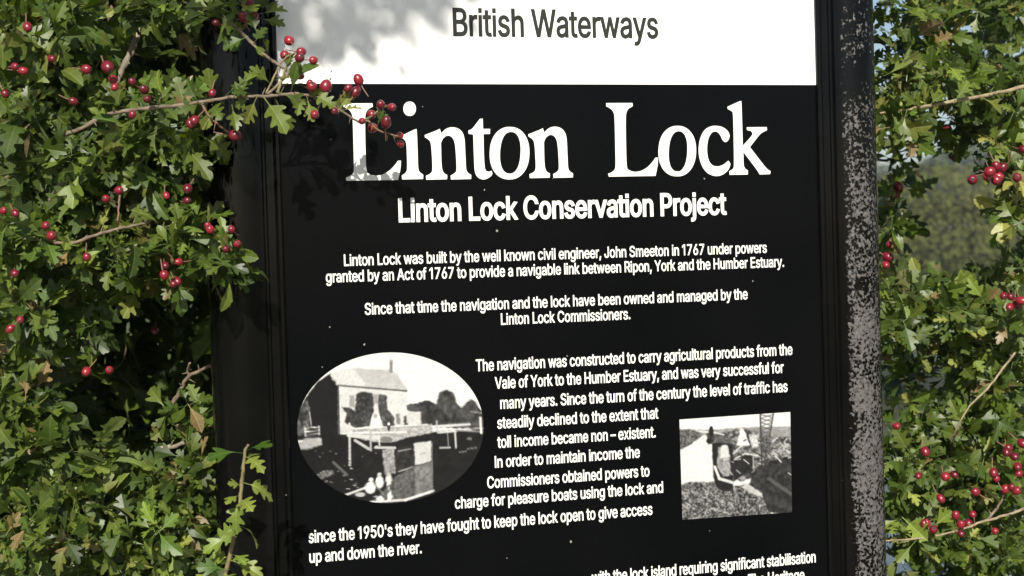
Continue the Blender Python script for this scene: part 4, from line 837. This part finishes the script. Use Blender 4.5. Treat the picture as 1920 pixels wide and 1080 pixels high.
berries([(542, 76), (534, 103), (565, 97), (562, 108), (588, 113), (562, 142), (581, 157), (585, 162), (611, 162, -.09, 11.5), (606, 180), (590, 215), (627, 208), (672, 149), (653, 165), (667, 172), (714, 196), (735, 201), (696, 215), (679, 227), (724, 229), (699, 240), (750, 254), (751, 270), (441, 254, -.088, 11)], -.088, 8.8, bushL)
berries([(405, 43), (456, 31), (473, 37), (468, 6), (476, 32)], -.06, 8.6, bushL)
berries([(52, 51), (97, 110), (28, 125), (44, 133), (10, 176), (202, 126, -.1, 11.5), (212, 149), (215, 164), (248, 153), (270, 168), (276, 186), (138, 190), (162, 130), (398, 175), (357, 232), (365, 226), (223, 357), (199, 373), (351, 376), (312, 367), (352, 354), (7, 395), (29, 400), (86, 423), (97, 442), (163, 482), (28, 513), (248, 215)], -.11, 8.2, bushL)
berries([(390, 424), (394, 430), (434, 430), (445, 457), (424, 467), (310, 498), (308, 516), (335, 491), (325, 533), (332, 528), (19, 617), (38, 600)], -.085, 8.4, bushL)
berries([(162, 697, .02), (205, 694, .04), (290, 620, .06), (60, 700, .02)], .03, 9, bushL)

# ------------------------------------------------------------------ young shoot in front of the left post
shoot = empty('hawthorn_shoot', at(420, 1180, -.14), 'slender young shoot with few pale green leaves in front of the dark left post', 'shoot')
sp_ = branch([(412, 1180, -.13), (424, 1075, -.135), (436, 1018, -.14), (446, 968, -.14), (452, 920, -.14), (456, 880, -.14), (460, 846, -.14), (466, 834, -.14)], 8, 4, M_twig, shoot, 'stem')
FS = Foliage()
for (px, py, dx, dy, L) in [(458, 850, -44, -6, 58), (460, 846, 38, -20, 52), (460, 856, 34, 14, 44), (456, 870, 16, -24, 36), (456, 905, 44, 12, 56), (452, 912, -18, -16, 30), (450, 935, 20, 14, 46), (450, 938, -10, 30, 50), (452, 930, -26, 0, 36), (446, 985, 36, 14, 54), (446, 990, -22, 12, 36), (440, 1005, -36, 10, 50), (436, 1040, 34, 8, 50), (434, 1045, -30, 0, 44), (432, 1050, 44, 16, 60), (428, 1068, -32, -6, 48), (424, 1078, 30, 12, 52), (420, 1090, -30, -14, 50), (424, 1085, 8, -30, 44), (452, 895, 10, -26, 30)]:
    p = at(px, py, -.14); q = at(px + dx, py + dy, -.14 + rng.normal(-.4, .4) * .03); d = q - p
    FS.leaf(p + d / np.linalg.norm(d) * L * PXM * .2, d, np.array([-.2, -.5, .8]) + rng.normal(0, .25, 3), L * PXM * .76, PAL[int(rng.integers(3, 6))] * rng.uniform(.9, 1.15) * np.array([.9, 1.1, .8]), rng.uniform(.3, .75), rng.uniform(.05, .3), kind=int(rng.choice([0, 3, 1])))
FS.build('foliage', M_leaf, shoot)

# ------------------------------------------------------------------ hawthorn bush right of the sign
bushR = empty('hawthorn_bush', (1.15, .55, 0), 'hawthorn bush right of the sign, with a gap showing the far bank', 'bush', 'hawthorn bushes round the sign')
FR = Foliage()
for a in ((1720, 70, 62, 70, .14, .12, 13, .040, .5), (1700, 20, 50, 22, .1, .08, 5, .036, .6), (1720, 140, 70, 60, .12, .12, 20, .036, .6), (1790, 160, 80, 40, .14, .12, 12, .036, .3), (1870, 140, 60, 55, .16, .14, 8, .036, .3),
          (1690, 235, 32, 45, .08, .06, 7, .038, 1.0), (1835, 235, 60, 40, .2, .14, 12, .035, -.2), (1885, 230, 50, 70, .16, .12, 12, .036, .5), (1912, 325, 32, 50, .12, .08, 13, .040, 1.8), (1902, 400, 24, 26, .11, .05, 5, .040, 1.8), (1860, 15, 60, 18, .14, .1, 5, .036, .8),
          (1668, 400, 10, 70, .2, .08, 4, .03, -.9), (1680, 360, 14, 26, .2, .08, 2, .03, -.9),
          (1715, 550, 55, 20, .2, .1, 9, .038, .8), (1825, 540, 70, 18, .2, .1, 11, .040, .9), (1908, 520, 30, 25, .2, .1, 6, .040, .5),
          (1700, 590, 48, 75, .12, .14, 17, .036, .6), (1790, 590, 80, 70, .16, .14, 30, .037, .6), (1885, 600, 55, 80, .14, .14, 22, .036, .4), (1720, 690, 40, 30, .2, .08, 3, .034, .0), (1850, 690, 75, 60, .16, .14, 24, .036, .4),
          (1710, 810, 50, 60, .16, .14, 13, .034, .2), (1790, 800, 70, 60, .18, .14, 20, .036, .3), (1880, 790, 50, 70, .16, .12, 16, .036, .2),
          (1720, 900, 55, 60, .12, .12, 17, .036, .6), (1800, 900, 70, 55, .14, .14, 21, .036, .4), (1880, 900, 50, 60, .14, .12, 16, .036, .3), (1710, 1010, 50, 60, .1, .1, 17, .036, .7), (1800, 1030, 70, 50, .14, .14, 20, .036, .3), (1890, 1030, 45, 55, .14, .14, 15, .036, .2)):
    patch(FR, *a)
for a in ((1640, -190, 110, 120, .06, .12, 40, .04, 0), (1760, -230, 120, 110, .12, .14, 44, .04, 0), (1860, -200, 110, 100, .16, .14, 30, .04, 0), (1700, -330, 160, 90, .1, .14, 30, .04, 0)):
    patch(FR, *a)            # bush top above the picture, added to shade the leaves behind and below
# shaded leaves behind the sunlit ones, with the gap left open
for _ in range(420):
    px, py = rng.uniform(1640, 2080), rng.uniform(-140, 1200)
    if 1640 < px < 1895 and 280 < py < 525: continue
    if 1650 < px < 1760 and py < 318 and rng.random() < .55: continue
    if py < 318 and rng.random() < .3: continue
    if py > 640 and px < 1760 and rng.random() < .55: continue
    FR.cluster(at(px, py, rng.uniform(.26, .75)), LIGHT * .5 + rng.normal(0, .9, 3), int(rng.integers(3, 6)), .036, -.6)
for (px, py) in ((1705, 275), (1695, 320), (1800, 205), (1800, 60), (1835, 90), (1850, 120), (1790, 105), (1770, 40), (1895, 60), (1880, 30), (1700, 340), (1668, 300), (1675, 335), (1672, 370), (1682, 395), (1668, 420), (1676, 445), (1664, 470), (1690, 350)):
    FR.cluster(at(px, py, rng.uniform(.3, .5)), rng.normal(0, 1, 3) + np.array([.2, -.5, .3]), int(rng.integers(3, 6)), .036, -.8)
for _ in range(620):                      # the bush goes on to the right, out of the picture, and behind the sign
    p = np.array([rng.uniform(.78, 1.7), rng.uniform(.05, .9), rng.uniform(.5, 2.3)])
    u, v = pix(p)
    if u < 1930 and 270 < v < 530: continue
    FR.cluster(p, LIGHT + rng.normal(0, .8, 3), 5, .045, .1)
BR = lambda pts, w0, w1, mat=M_bark, **k: branch(pts, w0, w1, mat, bushR, **k)
BR([(1990, 135, .1), (1920, 162, .08), (1860, 176, .07), (1800, 188, .06), (1745, 198, .06), (1690, 206, .06), (1650, 212, .06)], 10, 4.5, M_bark_pale, label='pale straw coloured bough')
BR([(1905, 660, .1), (1885, 685, .08), (1852, 728, .07), (1818, 762, .07), (1795, 800, .08), (1782, 832, .1)], 5, 3, M_bark_pale)
BR([(1960, 935, .1), (1900, 962, .07), (1850, 976, .06), (1795, 995, .06), (1735, 1008, .06), (1660, 1014, .07)], 7, 3.6, M_bark_pale)
BR([(1850, 976, .06), (1868, 955, .06), (1880, 935, .07)], 6, 4, M_bark)
BR([(1762, 225, .3), (1775, 255, .3), (1792, 290, .28), (1800, 305, .28)], 6, 4, M_bark)
BR([(1750, 25, .3), (1775, 48, .3), (1800, 80, .3), (1840, 100, .3)], 11, 8, M_bark)
BR([(1700, 620, .2), (1740, 615, .2), (1790, 608, .2), (1830, 600, .2)], 5, 3.5, M_bark_pale)
for i, x in enumerate((1.02, 1.12, 1.22, 1.34)):
    q = [np.array([1.15 + .2 * (x - 1.15), .55, -.05])] + [np.array([x + rng.normal(0, .03), .5 + rng.normal(0, .06), z]) for z in (.5, .95, 1.4, 1.9)]
    branch_w(spline(q), .02, .007, M_bark_grey, bushR, 'stem')
aimed(FR, [(1690, 208, 6, 40, 60), (1700, 210, -14, 44, 66), (1672, 214, 20, 36, 50), (1745, 198, 20, -34, 52), (1790, 190, 24, -32, 56), (1840, 180, 30, 26, 60), (1720, 203, -20, -34, 54), (1865, 178, 14, -36, 54), (1660, 140, 34, -12, 50), (1655, 170, 30, 20, 46)], .05)
FR.build('foliage', M_leaf, bushR)
berries([(1860, 325), (1868, 311), (1852, 331), (1871, 331), (1856, 322), (1823, 337), (1907, 333), (1868, 338), (1918, 280), (1878, 316)], .07, 8.6, bushR)
berries([(1776, 243, .25), (1785, 292, .25), (1791, 297, .25), (1687, 354, .22), (1680, 370, .22), (1677, 362, .22), (1668, 459, .2), (1665, 482, .2), (1661, 497, .2), (1684, 350, .2)], .2, 8, bushR)
berries([(1882, 555), (1895, 557), (1906, 567), (1915, 564), (1893, 576), (1908, 572), (1918, 572), (1735, 847), (1722, 892), (1773, 894), (1764, 935), (1829, 922), (1738, 980), (1744, 986), (1750, 993), (1732, 982), (1792, 966), (1824, 964), (1802, 983), (1815, 981), (1802, 1001), (1866, 996), (1891, 840), (1902, 856), (1918, 832), (1863, 887), (1868, 897), (1908, 875), (1911, 888), (1885, 917), (1897, 913), (1906, 920), (1681, 799), (1887, 848), (1790, 890)], .06, 7.4, bushR)

# ------------------------------------------------------------------ ground, river and far bank
def ground_z(x, y):
    # the near bank falls to the river, the far bank rises again
    n = vnoise(x + 900, y + 900, 40, 9.0) * .5 + vnoise(x + 900, y + 900, 41, 2.2) * .12
    near = np.interp(y, [3, 5, 7.5, 11, 30, 36, 40, 60, 120, 400, 1500], [0, -.3, -1.2, -2.2, -2.2, -1.3, -.5, -.2, .4, 4, 10])
    return near + n * np.interp(np.abs(y), [0, 2, 10, 60], [.04, .06, .3, .8])
gx = np.concatenate([-np.geomspace(2, 1500, 34)[::-1], np.linspace(-1.8, 1.8, 9), np.geomspace(2, 1500, 34)])
gy = np.concatenate([-np.geomspace(2, 400, 18)[::-1], np.linspace(-1.8, 2.8, 10), np.linspace(3, 60, 60), np.geomspace(63, 1500, 26)])
GX, GY = np.meshgrid(gx, gy); GZ = ground_z(GX, GY)
nx_ = len(gx)
F = [(j * nx_ + i, j * nx_ + i + 1, (j + 1) * nx_ + i + 1, (j + 1) * nx_ + i) for j in range(len(gy) - 1) for i in range(nx_ - 1)]
M_grass, nt, b = new_mat('rough_grass')
tc = N(nt, 'ShaderNodeTexCoord'); nz = N(nt, 'ShaderNodeTexNoise', i_Scale=1.3, i_Detail=9.0, i_Roughness=.7); nt.links.new(tc.outputs['Object'], nz.inputs['Vector'])
nt.links.new(ramp(nt, nz.outputs[0], [(.3, (.035, .05, .018)), (.55, (.06, .08, .028)), (.75, (.10, .10, .045))]).outputs[0], b.inputs['Base Color'])
b.inputs['Roughness'].default_value = .9; b.inputs['Specular IOR Level'].default_value = .1
struct('ground', np.stack([GX.ravel(), GY.ravel(), GZ.ravel()], 1), F, M_grass, True)
M_bounce_path, nt, b = new_mat('bounce_gravel')  # unseen gravel, added to bounce sunlight up into the header's shadows
tc = N(nt, 'ShaderNodeTexCoord'); nz = N(nt, 'ShaderNodeTexNoise', i_Scale=60.0, i_Detail=8.0); nt.links.new(tc.outputs['Object'], nz.inputs['Vector'])
nt.links.new(ramp(nt, nz.outputs[0], [(.3, (.17, .155, .13)), (.7, (.34, .32, .28))]).outputs[0], b.inputs['Base Color']); b.inputs['Roughness'].default_value = .9
px_ = np.linspace(-12, 12, 49); py_ = np.linspace(-3.6, -.45, 12); PX_, PY_ = np.meshgrid(px_, py_)
PZ_ = ground_z(PX_, PY_) + .045
struct('path', np.stack([PX_.ravel(), PY_.ravel(), PZ_.ravel()], 1), [(j * 49 + i, j * 49 + i + 1, (j + 1) * 49 + i + 1, (j + 1) * 49 + i) for j in range(11) for i in range(48)], M_bounce_path)  # added strip out of view, a pale reflector in front of the sign
M_water, nt, b = new_mat('river_water')
b.inputs['Base Color'].default_value = (.05, .055, .045, 1); b.inputs['Roughness'].default_value = .08
tc = N(nt, 'ShaderNodeTexCoord'); nz = N(nt, 'ShaderNodeTexNoise', i_Scale=2.5, i_Detail=4.0); nt.links.new(tc.outputs['Object'], nz.inputs['Vector'])
bp = N(nt, 'ShaderNodeBump'); bp.inputs['Strength'].default_value = .25; bp.inputs['Distance'].default_value = .05; nt.links.new(nz.outputs[0], bp.inputs['Height']); nt.links.new(bp.outputs[0], b.inputs['Normal'])
struct('river', [(-600, 6, -1.3), (600, 6, -1.3), (600, 38, -1.3), (-600, 38, -1.3)], [(0, 1, 2, 3)], M_water)

def crown_mat(name, c0, c1, c2):
    m, nt, b = new_mat(name)
    oi = N(nt, 'ShaderNodeAttribute', attribute_name='tint')
    nt.links.new(ramp(nt, oi.outputs['Fac'], [(0, c0), (.55, c1), (1, c2)]).outputs[0], b.inputs['Base Color'])
    b.inputs['Roughness'].default_value = .75; b.inputs['Specular IOR Level'].default_value = .15
    return m
M_willow = crown_mat('willow_leaves', (.036, .042, .010), (.064, .072, .016), (.096, .100, .026))
M_far = crown_mat('far_tree_leaves', (.030, .045, .022), (.045, .062, .030), (.065, .078, .036))
def crown(c, r, n, leaf, seed, lobes=9):
    g = np.random.default_rng(seed); c = np.array(c, float); r = np.array(r, float)
    L = [(np.zeros(3), .72)] + [((lambda v: v / np.linalg.norm(v) * g.uniform(.4, .75))(g.normal(0, 1, 3) * np.array([1, 1, .8])), g.uniform(.25, .48)) for _ in range(lobes)]
    w = np.array([l[1] ** 2 for l in L]); w /= w.sum(); V = []; F = []; A = []
    lt = g.random(len(L))
    for i in range(n):
        k = g.choice(len(L), p=w); d = g.normal(0, 1, 3); d /= np.linalg.norm(d)
        p = c + r * (L[k][0] + d * L[k][1] * g.uniform(.55, 1.06) ** .6)
        nn = d + g.normal(0, .6, 3) + np.array([0, 0, .4]); nn /= np.linalg.norm(nn)
        u = np.cross(nn, g.normal(0, 1, 3)); u /= np.linalg.norm(u); v = np.cross(nn, u)
        s = leaf * g.uniform(.6, 1.5); e = s * g.uniform(.35, .7); b0 = len(V)
        V += [p - u * s, p + v * e, p + u * s, p - v * e]; F.append((b0, b0 + 1, b0 + 2, b0 + 3))
        A += [np.clip(.5 + .5 * (lt[k] - .5) + g.normal(0, .16), 0, 1)] * 4
    return V, F, A
def far_tree(name, az, dist, width, height, label, cat, group, mat, seed, n, leaf, squat=False):
    a = math.radians(az); x, y = CAM[0] + dist * math.sin(a), CAM[1] + dist * math.cos(a)
    z = float(ground_z(np.array([x]), np.array([y]))[0])
    t = empty(name, (x, y, z), label, cat, group)
    h0 = height * (.0 if squat else .18)
    V, F, A = crown((x, y, z + (height + h0) / 2), (width / 2, width / 2, (height - h0) / 2), n, leaf, seed)
    o = mesh_obj('crown', V, F, mat, t); q = o.data.attributes.new('tint', 'FLOAT', 'POINT'); q.data.foreach_set('value', np.array(A, np.float32))
    g = np.random.default_rng(seed + 7)
    P = spline([(x, y, z - .3), (x + g.normal(0, .1), y, z + height * .3), (x + g.normal(0, .3), y, z + height * .75)])
    V, F = tube_ring(P, np.linspace(height * .03, height * .008, len(P)), 7)
    for k in range(4):
        b0 = len(V); aa = g.uniform(0, 6.3); s0 = P[int(len(P) * (.35 + .12 * k))]
        q_ = spline([s0, s0 + np.array([math.cos(aa), math.sin(aa), .8]) * width * .16, s0 + np.array([math.cos(aa), math.sin(aa), 1.1]) * width * .3], 3)
        v2, f2 = tube_ring(q_, np.linspace(height * .012, height * .004, len(q_)), 5); V = list(V) + list(v2); F = list(F) + [tuple(b0 + i for i in f) for f in f2]
    mesh_obj('trunk', V, F, M_bark_grey, t, True)
    return t
W = 'willow bushes on the far bank'
far_tree('willow_bush', 31.4, 47, 8.5, 4.0, 'broad rounded olive green willow bush framed by the gap right of the sign', 'bush', W, M_willow, 1, 22000, .075, True)
far_tree('willow_bush', 36.0, 48, 6.5, 4.0, 'olive willow bush at the right side of the gap, half behind hawthorn leaves', 'bush', W, M_willow, 2, 11000, .075, True)
far_tree('willow_bush', 25.5, 50, 7.5, 4.2, 'olive willow bush mostly behind the right post', 'bush', W, M_willow, 3, 9000, .075, True)
far_tree('willow_bush', 44.0, 50, 9, 4.6, 'olive willow bush past the right edge of the hawthorn, downstream', 'bush', W, M_willow, 4, 6000, .12, True)
D = 'distant trees beyond the far bank'
for i, (az, dist, w_, h_, lab) in enumerate(((28.6, 120, 12, 9.0, 'hazy distant tree beside the right post above the willow'), (31.2, 130, 11, 8.6, 'hazy distant tree over the middle of the willow bush'), (33.4, 125, 11, 10.2, 'tallest hazy distant tree, in the gap under the hawthorn leaves'),
                                              (36.2, 135, 13, 10.5, 'hazy distant tree behind hawthorn leaves at the right edge'), (25.5, 128, 12, 9, 'hazy distant tree mostly behind the right post'))):
    far_tree('distant_tree', az, dist, w_, h_, lab, 'tree', D, M_far, 20 + i, 5000, .26)

# ------------------------------------------------------------------ the air: far things fade
V = []; F = []; box(V, F, -700, 700, -60, 420, -6, 24)
M_haze = bpy.data.materials.new('haze'); M_haze.use_nodes = True
nt = M_haze.node_tree; nt.nodes.clear()
out = nt.nodes.new('ShaderNodeOutputMaterial'); pv = nt.nodes.new('ShaderNodeVolumePrincipled')
pv.inputs['Color'].default_value = (.84, .88, .90, 1); pv.inputs['Density'].default_value = 0.0014; pv.inputs['Anisotropy'].default_value = 0.2
nt.links.new(pv.outputs[0], out.inputs['Volume'])
hz = mesh_obj('haze', V, F, M_haze); hz['kind'] = 'stuff'
tag(hz, 'thin bluish haze in the air over the river', 'haze')
